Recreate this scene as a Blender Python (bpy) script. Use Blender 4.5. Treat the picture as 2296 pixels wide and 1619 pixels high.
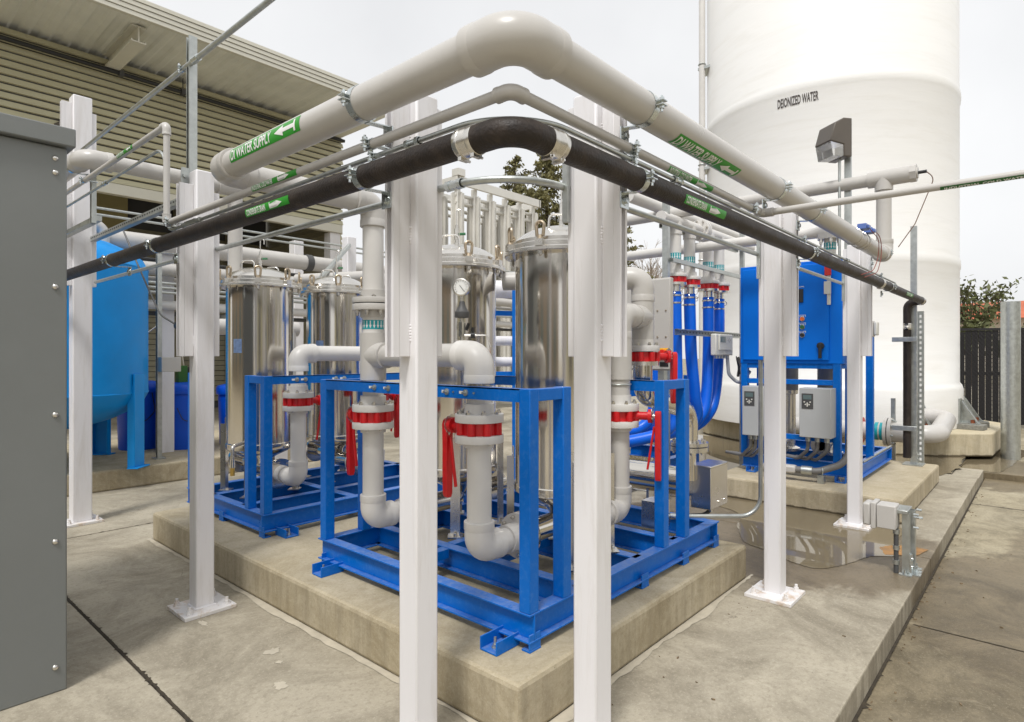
import bpy, bmesh, math, random
from mathutils import Vector, Matrix
import numpy as np

for o in list(bpy.data.objects):
    bpy.data.objects.remove(o)
R = math.radians
SC = bpy.context.scene
COL = SC.collection
random.seed(7)

# ---------------------------------------------------------------- camera
cam = bpy.data.cameras.new('camera')
cam_o = bpy.data.objects.new('camera', cam)
COL.objects.link(cam_o)
cam_o.location = (0, 0, 1.5)
cam_o.rotation_euler = (R(90), 0, R(41.503 - 90))
cam.sensor_fit = 'HORIZONTAL'
cam.sensor_width = 36
cam.lens = 1363 / 2296 * 36
cam.shift_y = -12.5 / 2296
cam.clip_start = 0.02
cam.clip_end = 2000
SC.camera = cam_o

# ---------------------------------------------------------------- world: bright overcast sky
SUN_AZ = R(203)      # direction the light comes from, seen from above, from +X
SUN_EL = R(58)
w = bpy.data.worlds.new('World')
SC.world = w
w.use_nodes = True
nt = w.node_tree
for n in list(nt.nodes):
    nt.nodes.remove(n)
wo = nt.nodes.new('ShaderNodeOutputWorld')
bg = nt.nodes.new('ShaderNodeBackground')
sky = nt.nodes.new('ShaderNodeTexSky')
sky.sky_type = 'NISHITA'
sky.sun_disc = False
sky.sun_elevation = SUN_EL
sky.sun_rotation = R(90) - SUN_AZ
sky.air_density = 1.0
sky.dust_density = 4.0
hs = nt.nodes.new('ShaderNodeHueSaturation')
hs.inputs['Saturation'].default_value = 0.12
nt.links.new(sky.outputs[0], hs.inputs['Color'])
mul = nt.nodes.new('ShaderNodeVectorMath')
mul.operation = 'SCALE'
mul.inputs['Scale'].default_value = 0.09
nt.links.new(hs.outputs[0], mul.inputs[0])
tc = nt.nodes.new('ShaderNodeTexCoord')
nz = nt.nodes.new('ShaderNodeTexNoise')
nz.inputs['Scale'].default_value = 2.6
nz.inputs['Detail'].default_value = 5
nt.links.new(tc.outputs['Generated'], nz.inputs['Vector'])
cr = nt.nodes.new('ShaderNodeValToRGB')
cr.color_ramp.elements[0].position = 0.3
cr.color_ramp.elements[0].color = (0.49, 0.495, 0.505, 1)
cr.color_ramp.elements[1].position = 0.75
cr.color_ramp.elements[1].color = (0.59, 0.595, 0.60, 1)
nt.links.new(nz.outputs['Fac'], cr.inputs[0])
mx = nt.nodes.new('ShaderNodeMix')
mx.data_type = 'RGBA'
mx.inputs['Factor'].default_value = 0.82
nt.links.new(mul.outputs[0], mx.inputs['A'])
nt.links.new(cr.outputs[0], mx.inputs['B'])
nt.links.new(mx.outputs['Result'], bg.inputs['Color'])
bg.inputs['Strength'].default_value = 1.0
nt.links.new(bg.outputs[0], wo.inputs[0])

sun = bpy.data.lights.new('sun', 'SUN')
sun.energy = 1.3
sun.angle = R(11)
sun.color = (1.0, 0.98, 0.95)
sun_o = bpy.data.objects.new('sun', sun)
COL.objects.link(sun_o)
sd = Vector((math.cos(SUN_EL) * math.cos(SUN_AZ), math.cos(SUN_EL) * math.sin(SUN_AZ), math.sin(SUN_EL)))
sun_o.rotation_euler = sd.to_track_quat('Z', 'Y').to_euler()
sun_o.location = sd * 30

SC.view_settings.view_transform = 'Standard'
SC.view_settings.look = 'None'
SC.view_settings.gamma = 1
SC.view_settings.use_curve_mapping = False
SC.view_settings.exposure = 0.9
SC.render.engine = 'CYCLES'
SC.cycles.max_bounces = 8

# ---------------------------------------------------------------- materials
MATS = {}


def mat(name, col, rough=0.5, metal=0.0, var=0.12, scale=3.0, bump=0.0, bscale=60.0, spec=0.5,
        stain=None, stain_amt=0.0, stain_scale=1.5, rvar=0.08, aniso=0.0, coat=0.0, alpha=None, stretch=(1, 1, 1), dust=0.0):
    if name in MATS:
        return MATS[name]
    m = bpy.data.materials.new(name)
    m.use_nodes = True
    t = m.node_tree
    L = t.links
    b = t.nodes['Principled BSDF']
    geo = t.nodes.new('ShaderNodeNewGeometry')
    mp = t.nodes.new('ShaderNodeMapping')
    mp.inputs['Scale'].default_value = stretch
    L.new(geo.outputs['Position'], mp.inputs['Vector'])
    n1 = t.nodes.new('ShaderNodeTexNoise')
    n1.inputs['Scale'].default_value = scale
    n1.inputs['Detail'].default_value = 8
    n1.inputs['Roughness'].default_value = 0.62
    L.new(mp.outputs[0], n1.inputs['Vector'])
    r = t.nodes.new('ShaderNodeValToRGB')
    lo = [max(0, c * (1 - var)) for c in col]
    hi = [min(1, c * (1 + var)) for c in col]
    r.color_ramp.elements[0].position = 0.3
    r.color_ramp.elements[1].position = 0.7
    r.color_ramp.elements[0].color = (*lo, 1)
    r.color_ramp.elements[1].color = (*hi, 1)
    L.new(n1.outputs['Fac'], r.inputs[0])
    out = r.outputs[0]
    if stain:
        n2 = t.nodes.new('ShaderNodeTexNoise')
        n2.inputs['Scale'].default_value = stain_scale
        n2.inputs['Detail'].default_value = 10
        n2.inputs['Roughness'].default_value = 0.7
        n2.inputs['Distortion'].default_value = 0.4
        L.new(mp.outputs[0], n2.inputs['Vector'])
        r2 = t.nodes.new('ShaderNodeMapRange')
        r2.inputs['From Min'].default_value = 0.5
        r2.inputs['From Max'].default_value = 0.72
        r2.inputs['To Max'].default_value = stain_amt
        L.new(n2.outputs['Fac'], r2.inputs['Value'])
        mm = t.nodes.new('ShaderNodeMix')
        mm.data_type = 'RGBA'
        L.new(r2.outputs[0], mm.inputs['Factor'])
        L.new(out, mm.inputs['A'])
        mm.inputs['B'].default_value = (*stain, 1)
        out = mm.outputs['Result']
    if dust:
        sx = t.nodes.new('ShaderNodeSeparateXYZ')
        L.new(geo.outputs['True Normal'], sx.inputs[0])
        nd = t.nodes.new('ShaderNodeTexNoise')
        nd.inputs['Scale'].default_value = 26
        nd.inputs['Detail'].default_value = 8
        nd.inputs['Roughness'].default_value = 0.75
        L.new(geo.outputs['Position'], nd.inputs['Vector'])
        ra = t.nodes.new('ShaderNodeMapRange')
        ra.inputs['From Min'].default_value = 0.45
        ra.inputs['From Max'].default_value = 0.68
        ra.inputs['To Min'].default_value = dust * 0.25
        ra.inputs['To Max'].default_value = dust
        L.new(nd.outputs['Fac'], ra.inputs['Value'])
        rb_ = t.nodes.new('ShaderNodeMapRange')
        rb_.inputs['From Min'].default_value = 0.6
        rb_.inputs['From Max'].default_value = 0.95
        L.new(sx.outputs['Z'], rb_.inputs['Value'])
        mu = t.nodes.new('ShaderNodeMath')
        mu.operation = 'MULTIPLY'
        L.new(ra.outputs[0], mu.inputs[0])
        L.new(rb_.outputs[0], mu.inputs[1])
        md = t.nodes.new('ShaderNodeMix')
        md.data_type = 'RGBA'
        L.new(mu.outputs[0], md.inputs['Factor'])
        L.new(out, md.inputs['A'])
        md.inputs['B'].default_value = (0.42, 0.43, 0.45, 1)
        out = md.outputs['Result']
    L.new(out, b.inputs['Base Color'])
    mr = t.nodes.new('ShaderNodeMapRange')
    mr.inputs['From Min'].default_value = 0.3
    mr.inputs['From Max'].default_value = 0.7
    mr.inputs['To Min'].default_value = max(0.02, rough - rvar)
    mr.inputs['To Max'].default_value = min(1, rough + rvar)
    L.new(n1.outputs['Fac'], mr.inputs['Value'])
    L.new(mr.outputs[0], b.inputs['Roughness'])
    b.inputs['Metallic'].default_value = metal
    b.inputs['Specular IOR Level'].default_value = spec
    if aniso:
        b.inputs['Anisotropic'].default_value = aniso
    if coat:
        b.inputs['Coat Weight'].default_value = coat
        b.inputs['Coat Roughness'].default_value = 0.15
    if bump:
        n3 = t.nodes.new('ShaderNodeTexNoise')
        n3.inputs['Scale'].default_value = bscale
        n3.inputs['Detail'].default_value = 4
        L.new(mp.outputs[0], n3.inputs['Vector'])
        bp = t.nodes.new('ShaderNodeBump')
        bp.inputs['Strength'].default_value = bump
        bp.inputs['Distance'].default_value = 0.01
        L.new(n3.outputs['Fac'], bp.inputs['Height'])
        L.new(bp.outputs[0], b.inputs['Normal'])
    if alpha is not None:
        b.inputs['Alpha'].default_value = alpha
    MATS[name] = m
    return m


def glass(name, col, rough=0.05):
    m = bpy.data.materials.new(name)
    m.use_nodes = True
    b = m.node_tree.nodes['Principled BSDF']
    b.inputs['Base Color'].default_value = (*col, 1)
    b.inputs['Transmission Weight'].default_value = 0.85
    b.inputs['Roughness'].default_value = rough
    return m


WHITE = mat('white_paint', (0.78, 0.765, 0.775), 0.36, var=0.03, scale=1.2, bump=0.05, bscale=90, stain=(0.52, 0.48, 0.43), stain_amt=0.42, stain_scale=2.6, stretch=(5, 5, 0.6))
WHITE2 = mat('white_paint_rusty_edge', (0.74, 0.72, 0.71), 0.45, var=0.05, scale=3, stain=(0.48, 0.30, 0.13), stain_amt=0.85, stain_scale=13)
PVC = mat('grey_pvc', (0.52, 0.50, 0.47), 0.33, var=0.05, scale=2.5, bump=0.03, bscale=25, stain=(0.42, 0.40, 0.38), stain_amt=0.35, stain_scale=3)
PVCL = mat('pale_pvc', (0.66, 0.64, 0.61), 0.36, var=0.05, scale=2.5, stain=(0.5, 0.48, 0.45), stain_amt=0.25, bump=0.03, bscale=25)
IRON = mat('cast_iron', (0.026, 0.020, 0.017), 0.5, var=0.35, scale=9, bump=0.3, bscale=110, spec=0.3, stain=(0.075, 0.055, 0.042), stain_amt=0.55, stain_scale=12)
GALV = mat('galvanised_steel', (0.50, 0.52, 0.50), 0.38, metal=0.85, var=0.14, scale=22, stain=(0.36, 0.37, 0.36), stain_amt=0.5, stain_scale=6)
ZINC = mat('zinc_clamp', (0.62, 0.66, 0.66), 0.25, metal=0.9, var=0.1, scale=30)
STEEL = mat('polished_stainless', (0.70, 0.665, 0.61), 0.14, metal=1.0, var=0.05, scale=2.2, rvar=0.04, bump=0.012, bscale=4, stretch=(1, 1, 0.35))
STEELB = mat('brushed_stainless', (0.70, 0.675, 0.63), 0.27, metal=1.0, var=0.03, scale=3, rvar=0.02)
BRASS = mat('bronze_eye_nut', (0.44, 0.36, 0.26), 0.35, metal=0.9, var=0.15, scale=30)
ALU = mat('aluminium_fins', (0.72, 0.70, 0.65), 0.5, metal=0.25, var=0.07, scale=2)
BLUE = mat('blue_frame_paint', (0.0, 0.135, 0.54), 0.34, spec=0.25, dust=0.4, var=0.05, scale=3, bump=0.05, bscale=45, stain=(0.10, 0.26, 0.60), stain_amt=0.28, stain_scale=34)
BLUEW = BLUE
BLUEP = mat('blue_panel_enamel', (0.0, 0.165, 0.72), 0.42, spec=0.2, var=0.03, scale=2)
BLUET = mat('light_blue_vessel', (0.0, 0.26, 0.70), 0.45, spec=0.3, var=0.07, scale=3, bump=0.04, bscale=35, stain=(0.03, 0.33, 0.76), stain_amt=0.3, stain_scale=2)
BLUEH = mat('blue_hose', (0.0, 0.125, 0.72), 0.35, var=0.08, scale=3, coat=0.1, spec=0.35)
BLUED = mat('blue_drum_plastic', (0.0, 0.09, 0.66), 0.4, var=0.06, scale=2)
RED = mat('red_valve_enamel', (0.58, 0.010, 0.014), 0.35, var=0.12, scale=14, bump=0.06, bscale=40)
REDB = mat('bright_red_plastic', (0.75, 0.03, 0.02), 0.35, var=0.05)
ORANGE = mat('orange_lens', (0.85, 0.16, 0.02), 0.25, var=0.05)
GREENB = mat('green_button', (0.02, 0.14, 0.05), 0.3, var=0.05)
YEL = mat('yellow_plate', (0.85, 0.5, 0.02), 0.4, var=0.05)
BLACK = mat('black_plastic', (0.02, 0.02, 0.021), 0.45, var=0.15)
DARK = mat('dark_grey_plastic', (0.07, 0.07, 0.07), 0.5, var=0.1)
BRONZE = mat('bronze_light_housing', (0.10, 0.085, 0.07), 0.45, var=0.12, scale=4)
GREYBOX = mat('grey_cabinet_enamel', (0.185, 0.195, 0.19), 0.42, var=0.04, scale=2.0, bump=0.04, bscale=180, stain=(0.16, 0.165, 0.16), stain_amt=0.3, stain_scale=1.2)
VFD = mat('light_grey_drive_case', (0.43, 0.44, 0.44), 0.45, var=0.03)
PUTTY = mat('putty_grey_enclosure', (0.50, 0.48, 0.45), 0.42, var=0.04)
CREAM = mat('cream_plastic', (0.66, 0.65, 0.59), 0.4, var=0.03)
GREENL = mat('green_sticker', (0.03, 0.30, 0.025), 0.4, var=0.06, scale=12)
TEALL = mat('teal_sticker', (0.0, 0.33, 0.38), 0.4, var=0.08, scale=12)
WHITEL = mat('white_print', (0.82, 0.82, 0.80), 0.5, var=0.02)
INK = mat('dark_stencil_paint', (0.06, 0.05, 0.045), 0.6, var=0.2, scale=20)
TANKW = mat('white_gelcoat', (0.86, 0.85, 0.825), 0.4, var=0.02, scale=1.2, bump=0.12, bscale=5, stain=(0.70, 0.67, 0.60), stain_amt=0.3, stain_scale=1.4, stretch=(0.6, 0.6, 5))
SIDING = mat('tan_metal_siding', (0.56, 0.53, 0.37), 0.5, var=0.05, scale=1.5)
SIDED = mat('shaded_tan_siding', (0.30, 0.275, 0.19), 0.55, var=0.08, scale=1.5)  # siding inside the bay, its shade put into the colour
FASCIA = mat('pale_fascia_metal', (0.66, 0.64, 0.55), 0.45, var=0.04)
SOFFIT = mat('galvanised_roof_deck', (0.74, 0.74, 0.67), 0.4, metal=0.05, var=0.10, scale=1.2, stain=(0.76, 0.76, 0.70), stain_amt=0.4, stain_scale=1.0)
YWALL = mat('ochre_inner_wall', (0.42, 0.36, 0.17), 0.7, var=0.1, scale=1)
RUBBER = mat('grey_flex_conduit', (0.16, 0.155, 0.15), 0.5, var=0.08)
BRASSV = mat('brass_fitting', (0.55, 0.38, 0.12), 0.3, metal=1.0, var=0.1)
LENS = glass('clear_prismatic_lens', (0.9, 0.9, 0.9), 0.2)
LCD = mat('lcd_screen', (0.12, 0.17, 0.17), 0.15, var=0.03)
GROUT = mat('dark_joint_filler', (0.05, 0.04, 0.03), 0.9, var=0.3, scale=30)
BARK = mat('bark', (0.10, 0.075, 0.055), 0.85, var=0.3, scale=6)
NEEDLE = mat('conifer_needles', (0.17, 0.155, 0.06), 0.65, var=0.45, scale=0.9)
LEAF = mat('broad_leaves', (0.11, 0.12, 0.045), 0.65, var=0.45, scale=1.4)
TWIG = mat('bare_twigs', (0.33, 0.27, 0.21), 0.85, var=0.2)
ROOFR = mat('terracotta_roof', (0.50, 0.13, 0.06), 0.7, var=0.12, scale=2)
FENCEB = mat('black_vinyl_slat', (0.012, 0.011, 0.013), 0.6, var=0.2, scale=4)
RUST = mat('rusty_nut', (0.22, 0.06, 0.02), 0.85, var=0.3, scale=40)
ROCK = mat('rough_grout', (0.22, 0.215, 0.19), 0.9, var=0.25, scale=30, bump=0.5, bscale=40)


def concrete(name, col, dark, light, wet=None, sc=1.0, dirt=0.3, tide=0.0):
    """cured concrete: broom grain, mottling, tide marks, pale patches, damp areas"""
    m = bpy.data.materials.new(name)
    m.use_nodes = True
    t = m.node_tree
    L = t.links
    b = t.nodes['Principled BSDF']
    geo = t.nodes.new('ShaderNodeNewGeometry')

    def noise(scale, detail=8, rough=0.65, dist=0.0, vec=None):
        n = t.nodes.new('ShaderNodeTexNoise')
        n.inputs['Scale'].default_value = scale
        n.inputs['Detail'].default_value = detail
        n.inputs['Roughness'].default_value = rough
        n.inputs['Distortion'].default_value = dist
        L.new(vec or geo.outputs['Position'], n.inputs['Vector'])
        return n.outputs['Fac']

    def rng(v, a, c, lo=0.0, hi=1.0, smooth=False):
        n = t.nodes.new('ShaderNodeMapRange')
        n.inputs['From Min'].default_value = a
        n.inputs['From Max'].default_value = c
        n.inputs['To Min'].default_value = lo
        n.inputs['To Max'].default_value = hi
        if smooth:
            n.interpolation_type = 'SMOOTHSTEP'
        L.new(v, n.inputs['Value'])
        return n.outputs[0]

    def mixc(f, a, bcol):
        n = t.nodes.new('ShaderNodeMix')
        n.data_type = 'RGBA'
        L.new(f, n.inputs['Factor'])
        if isinstance(a, tuple):
            n.inputs['A'].default_value = (*a, 1)
        else:
            L.new(a, n.inputs['A'])
        if isinstance(bcol, tuple):
            n.inputs['B'].default_value = (*bcol, 1)
        else:
            L.new(bcol, n.inputs['B'])
        return n.outputs['Result']

    c = mixc(rng(noise(1.5 * sc, 14, 0.78, 0.7), 0.42, 0.62), col, dark)
    c = mixc(rng(noise(0.55 * sc, 6, 0.6, 0.8), 0.5, 0.7, 0, 0.55), c, light)
    c = mixc(rng(noise(7.0 * sc, 10, 0.78), 0.50, 0.72, 0, 0.6), c, dark)
    c = mixc(rng(noise(3.1 * sc, 12, 0.75, 1.2), 0.60, 0.66, 0, 0.45), c, light)
    c = mixc(rng(noise(38 * sc, 4, 0.7), 0.52, 0.68, 0, 0.55), c, dark)
    c = mixc(rng(noise(70 * sc, 3, 0.7), 0.44, 0.34, 0, 0.4), c, light)
    c = mixc(rng(noise(240, 2, 0.6), 0.62, 0.70, 0, 0.55), c, dark)
    c = mixc(rng(noise(190, 2, 0.6, 0, None), 0.36, 0.30, 0, 0.45), c, light)
    vc = t.nodes.new('ShaderNodeTexVoronoi')
    vc.feature = 'DISTANCE_TO_EDGE'
    vc.inputs['Scale'].default_value = 0.55
    wv = t.nodes.new('ShaderNodeVectorMath')
    wv.operation = 'ADD'
    nv = t.nodes.new('ShaderNodeTexNoise')
    nv.inputs['Scale'].default_value = 2.5
    nv.inputs['Detail'].default_value = 8
    L.new(geo.outputs['Position'], nv.inputs['Vector'])
    L.new(geo.outputs['Position'], wv.inputs[0])
    L.new(nv.outputs['Color'], wv.inputs[1])
    L.new(wv.outputs[0], vc.inputs['Vector'])
    mk = t.nodes.new('ShaderNodeMath')
    mk.operation = 'MULTIPLY'
    L.new(rng(vc.outputs['Distance'], 0.0016, 0.0006, 0, 0.7), mk.inputs[0])
    L.new(rng(noise(0.7, 3), 0.5, 0.56), mk.inputs[1])
    c = mixc(mk.outputs[0], c, (0.07, 0.055, 0.04))
    # dirt runs on upright faces
    mps = t.nodes.new('ShaderNodeMapping')
    mps.inputs['Scale'].default_value = (14, 14, 1.3)
    L.new(geo.outputs['Position'], mps.inputs['Vector'])
    sx = t.nodes.new('ShaderNodeSeparateXYZ')
    L.new(geo.outputs['True Normal'], sx.inputs[0])
    side = rng(sx.outputs['Z'], 0.8, 0.2)
    mu = t.nodes.new('ShaderNodeMath')
    mu.operation = 'MULTIPLY'
    L.new(rng(noise(1.0, 8, 0.7, 0.3, mps.outputs[0]), 0.42, 0.68, 0, dirt), mu.inputs[0])
    L.new(side, mu.inputs[1])
    c = mixc(mu.outputs[0], c, (0.10, 0.08, 0.05))
    if tide:
        sp = t.nodes.new('ShaderNodeSeparateXYZ')
        L.new(geo.outputs['Position'], sp.inputs[0])
        ta = t.nodes.new('ShaderNodeMath')
        ta.operation = 'MULTIPLY_ADD'
        L.new(noise(6.0, 8, 0.7), ta.inputs[0])
        ta.inputs[1].default_value = -tide * 1.6
        L.new(sp.outputs['Z'], ta.inputs[2])
        c = mixc(rng(ta.outputs[0], -tide * .25, -tide * .45, 0, 0.85), c, (0.12, 0.095, 0.06))
    spots = t.nodes.new('ShaderNodeTexVoronoi')
    spots.inputs['Scale'].default_value = 9.0
    L.new(geo.outputs['Position'], spots.inputs['Vector'])
    c = mixc(rng(spots.outputs['Distance'], 0.035, 0.02, 0, 0.6), c, (0.08, 0.07, 0.055))
    rough_out = rng(noise(4, 6), 0.3, 0.7, 0.7, 0.95)
    if wet:
        f = None
        for (x, y, rx, ry, amt) in wet:
            sub = t.nodes.new('ShaderNodeVectorMath')
            sub.operation = 'SUBTRACT'
            L.new(geo.outputs['Position'], sub.inputs[0])
            sub.inputs[1].default_value = (x, y, 0)
            dv = t.nodes.new('ShaderNodeVectorMath')
            dv.operation = 'MULTIPLY'
            L.new(sub.outputs[0], dv.inputs[0])
            dv.inputs[1].default_value = (1 / rx, 1 / ry, 0)
            ln = t.nodes.new('ShaderNodeVectorMath')
            ln.operation = 'LENGTH'
            L.new(dv.outputs[0], ln.inputs[0])
            nn = noise(2.2, 8, 0.65, 0.6)
            ad = t.nodes.new('ShaderNodeMath')
            ad.operation = 'MULTIPLY_ADD'
            L.new(nn, ad.inputs[0])
            ad.inputs[1].default_value = -0.9
            L.new(ln.outputs['Value'], ad.inputs[2])
            g = rng(ad.outputs[0], 0.62, 0.42, 0, amt, True)
            if f is None:
                f = g
            else:
                mxn = t.nodes.new('ShaderNodeMath')
                mxn.operation = 'MAXIMUM'
                L.new(f, mxn.inputs[0])
                L.new(g, mxn.inputs[1])
                f = mxn.outputs[0]
        wetc = t.nodes.new('ShaderNodeMix')
        wetc.data_type = 'RGBA'
        wetc.blend_type = 'MULTIPLY'
        L.new(f, wetc.inputs['Factor'])
        L.new(c, wetc.inputs['A'])
        wetc.inputs['B'].default_value = (0.42, 0.36, 0.28, 1)
        c = wetc.outputs['Result']
        rr = t.nodes.new('ShaderNodeMix')
        L.new(f, rr.inputs['Factor'])
        L.new(rough_out, rr.inputs['A'])
        rr.inputs['B'].default_value = 0.32
        rough_out = rr.outputs['Result']
    L.new(c, b.inputs['Base Color'])
    L.new(rough_out, b.inputs['Roughness'])
    b.inputs['Specular IOR Level'].default_value = 0.35
    bp = t.nodes.new('ShaderNodeBump')
    bp.inputs['Strength'].default_value = 0.22
    bp.inputs['Distance'].default_value = 0.006
    mpg = t.nodes.new('ShaderNodeMapping')
    mpg.inputs['Scale'].default_value = (40, 140, 40)
    L.new(geo.outputs['Position'], mpg.inputs['Vector'])
    L.new(noise(1.0, 6, 0.7, 0, mpg.outputs[0]), bp.inputs['Height'])
    L.new(bp.outputs[0], b.inputs['Normal'])
    return m


CONC = concrete('apron_concrete', (0.42, 0.375, 0.29), (0.235, 0.205, 0.152), (0.54, 0.49, 0.385),
                wet=[(5.5, 2.0, 1.5, 1.2, 0.85), (5.2, 1.35, 1.1, 0.8, 0.85)], dirt=0.7)
CONCL = concrete('pavement_concrete', (0.37, 0.32, 0.22), (0.17, 0.145, 0.095), (0.50, 0.445, 0.33),
                 wet=[(5.1, 0.2, 1.3, 0.6, 0.8), (3.3, 0.25, 1.0, 0.6, 0.55), (10.5, 0.5, 1.2, 0.7, 0.8), (6.6, -.2, 1.0, .5, .6)])
PAD = concrete('pad_concrete', (0.47, 0.405, 0.285), (0.31, 0.255, 0.16), (0.57, 0.51, 0.39), sc=1.4)
PADP = concrete('wet_foot_pad_concrete', (0.50, 0.43, 0.305), (0.36, 0.30, 0.195), (0.60, 0.54, 0.42), sc=1.1, tide=0.05)
PADS = concrete('tank_pad_concrete', (0.54, 0.475, 0.34), (0.44, 0.37, 0.24), (0.60, 0.55, 0.44), sc=0.8, tide=0.06)

# ---------------------------------------------------------------- mesh helpers
OFF = {}


class MB:
    def __init__(self):
        self.v = []
        self.f = []

    def add(self, vs, fs):
        o = len(self.v)
        self.v.extend([tuple(p) for p in vs])
        self.f.extend([tuple(i + o for i in f) for f in fs])
        return self

    def box(self, x0, x1, y0, y1, z0, z1):
        vs = [(x0, y0, z0), (x1, y0, z0), (x1, y1, z0), (x0, y1, z0), (x0, y0, z1), (x1, y0, z1), (x1, y1, z1), (x0, y1, z1)]
        return self.add(vs, [(3, 2, 1, 0), (4, 5, 6, 7), (0, 1, 5, 4), (1, 2, 6, 5), (2, 3, 7, 6), (3, 0, 4, 7)])

    def obox(self, c, ax, ay, az):
        c = Vector(c); ax = Vector(ax); ay = Vector(ay); az = Vector(az)
        vs = [c - ax - ay - az, c + ax - ay - az, c + ax + ay - az, c - ax + ay - az,
              c - ax - ay + az, c + ax - ay + az, c + ax + ay + az, c - ax + ay + az]
        return self.add(vs, [(3, 2, 1, 0), (4, 5, 6, 7), (0, 1, 5, 4), (1, 2, 6, 5), (2, 3, 7, 6), (3, 0, 4, 7)])

    def bar(self, p, q, w, h, up=(0, 0, 1)):
        p = Vector(p); q = Vector(q)
        d = (q - p)
        u = Vector(up)
        s = d.cross(u).normalized()
        u2 = s.cross(d).normalized()
        return self.obox((p + q) / 2, d / 2, s * w / 2, u2 * h / 2)

    def lathe(self, c, prof, n=32, axis=(0, 0, 1), caps=True):
        a = Vector(axis).normalized()
        t = Vector((1, 0, 0)) if abs(a.x) < 0.9 else Vector((0, 1, 0))
        e1 = a.cross(t).normalized()
        e2 = a.cross(e1)
        c = Vector(c)
        vs = []
        for r, z in prof:
            for i in range(n):
                an = 2 * math.pi * i / n
                vs.append(c + a * z + e1 * (r * math.cos(an)) + e2 * (r * math.sin(an)))
        fs = []
        for k in range(len(prof) - 1):
            for i in range(n):
                j = (i + 1) % n
                fs.append((k * n + i, k * n + j, (k + 1) * n + j, (k + 1) * n + i))
        if caps:
            fs.append(tuple(range(n - 1, -1, -1)))
            fs.append(tuple((len(prof) - 1) * n + i for i in range(n)))
        return self.add(vs, fs)

    def cyl(self, p, q, r, n=24, r2=None):
        p = Vector(p); q = Vector(q)
        return self.lathe(p, [(r, 0), (r if r2 is None else r2, (q - p).length)], n, q - p)

    def tube(self, path, r, n=20, caps=True):
        P = [Vector(p) for p in path]
        T = []
        for i in range(len(P)):
            a = P[max(0, i - 1)]
            b = P[min(len(P) - 1, i + 1)]
            T.append((b - a).normalized())
        t = Vector((0, 0, 1)) if abs(T[0].z) < 0.9 else Vector((1, 0, 0))
        e1 = T[0].cross(t).normalized()
        vs = []
        rr = r if isinstance(r, (list, tuple)) else [r] * len(P)
        for i, p in enumerate(P):
            e1 = (e1 - T[i] * e1.dot(T[i])).normalized()
            e2 = T[i].cross(e1)
            for k in range(n):
                an = 2 * math.pi * k / n
                vs.append(p + (e1 * math.cos(an) + e2 * math.sin(an)) * rr[i])
        fs = []
        for k in range(len(P) - 1):
            for i in range(n):
                j = (i + 1) % n
                fs.append((k * n + i, k * n + j, (k + 1) * n + j, (k + 1) * n + i))
        if caps:
            fs.append(tuple(range(n - 1, -1, -1)))
            fs.append(tuple((len(P) - 1) * n + i for i in range(n)))
        return self.add(vs, fs)

    def torus(self, c, axis, Rr, r, n=24, m=10, a0=0.0, a1=2 * math.pi):
        a = Vector(axis).normalized()
        t = Vector((1, 0, 0)) if abs(a.x) < 0.9 else Vector((0, 1, 0))
        e1 = a.cross(t).normalized()
        e2 = a.cross(e1)
        full = abs(a1 - a0 - 2 * math.pi) < 1e-4
        pts = [Vector(c) + (e1 * math.cos(a0 + (a1 - a0) * i / n) + e2 * math.sin(a0 + (a1 - a0) * i / n)) * Rr for i in range(n + 1)]
        return self.tube(pts, r, m, not full)

    def prism(self, poly, z0, z1):
        n = len(poly)
        vs = [(x, y, z0) for x, y in poly] + [(x, y, z1) for x, y in poly]
        fs = [tuple(range(n - 1, -1, -1)), tuple(range(n, 2 * n))]
        for i in range(n):
            j = (i + 1) % n
            fs.append((i, j, n + j, n + i))
        return self.add(vs, fs)

    def extr(self, poly3, d):
        """polygon (3-D points) extruded along vector d"""
        n = len(poly3)
        d = Vector(d)
        vs = [Vector(p) for p in poly3] + [Vector(p) + d for p in poly3]
        fs = [tuple(range(n - 1, -1, -1)), tuple(range(n, 2 * n))]
        for i in range(n):
            j = (i + 1) % n
            fs.append((i, j, n + j, n + i))
        return self.add(vs, fs)

    def build(self, name, m, parent=None, bevel=0.0, smooth=35, origin=None, fix=True):
        vs = np.array(self.v, dtype=float)
        if parent is not None:
            off = np.array(OFF[parent.name])
        elif origin is not None:
            off = np.array(origin, dtype=float)
        else:
            off = np.array([(vs[:, 0].min() + vs[:, 0].max()) / 2, (vs[:, 1].min() + vs[:, 1].max()) / 2, vs[:, 2].min()])
        me = bpy.data.meshes.new(name)
        me.from_pydata([tuple(p) for p in (vs - off)], [], self.f)
        if fix:
            bm = bmesh.new()
            bm.from_mesh(me)
            bmesh.ops.recalc_face_normals(bm, faces=bm.faces)
            bm.to_mesh(me)
            bm.free()
        me.materials.append(m)
        if smooth:
            me.polygons.foreach_set('use_smooth', [True] * len(me.polygons))
            me.set_sharp_from_angle(angle=R(smooth))
        o = bpy.data.objects.new(name, me)
        COL.objects.link(o)
        if parent is not None:
            o.parent = parent
        else:
            o.location = off
        OFF[o.name] = tuple(off)
        if bevel:
            bv = o.modifiers.new('bevel', 'BEVEL')
            bv.width = bevel
            bv.segments = 2
            bv.limit_method = 'ANGLE'
            bv.angle_limit = R(40)
            bv.harden_normals = False
        return o


def tag(o, label, cat=None, group=None):
    if label:
        o['label'] = label
    if cat:
        o['category'] = cat
    if group:
        o['group'] = group
    return o


def struct(o):
    o['kind'] = 'structure'
    return o


def stuff(o):
    o['kind'] = 'stuff'
    return o


def thing(name, label, cat, loc, group=None):
    o = bpy.data.objects.new(name, None)
    o.empty_display_size = 0.1
    COL.objects.link(o)
    o.location = loc
    OFF[o.name] = tuple(loc)
    return tag(o, label, cat, group)


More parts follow.
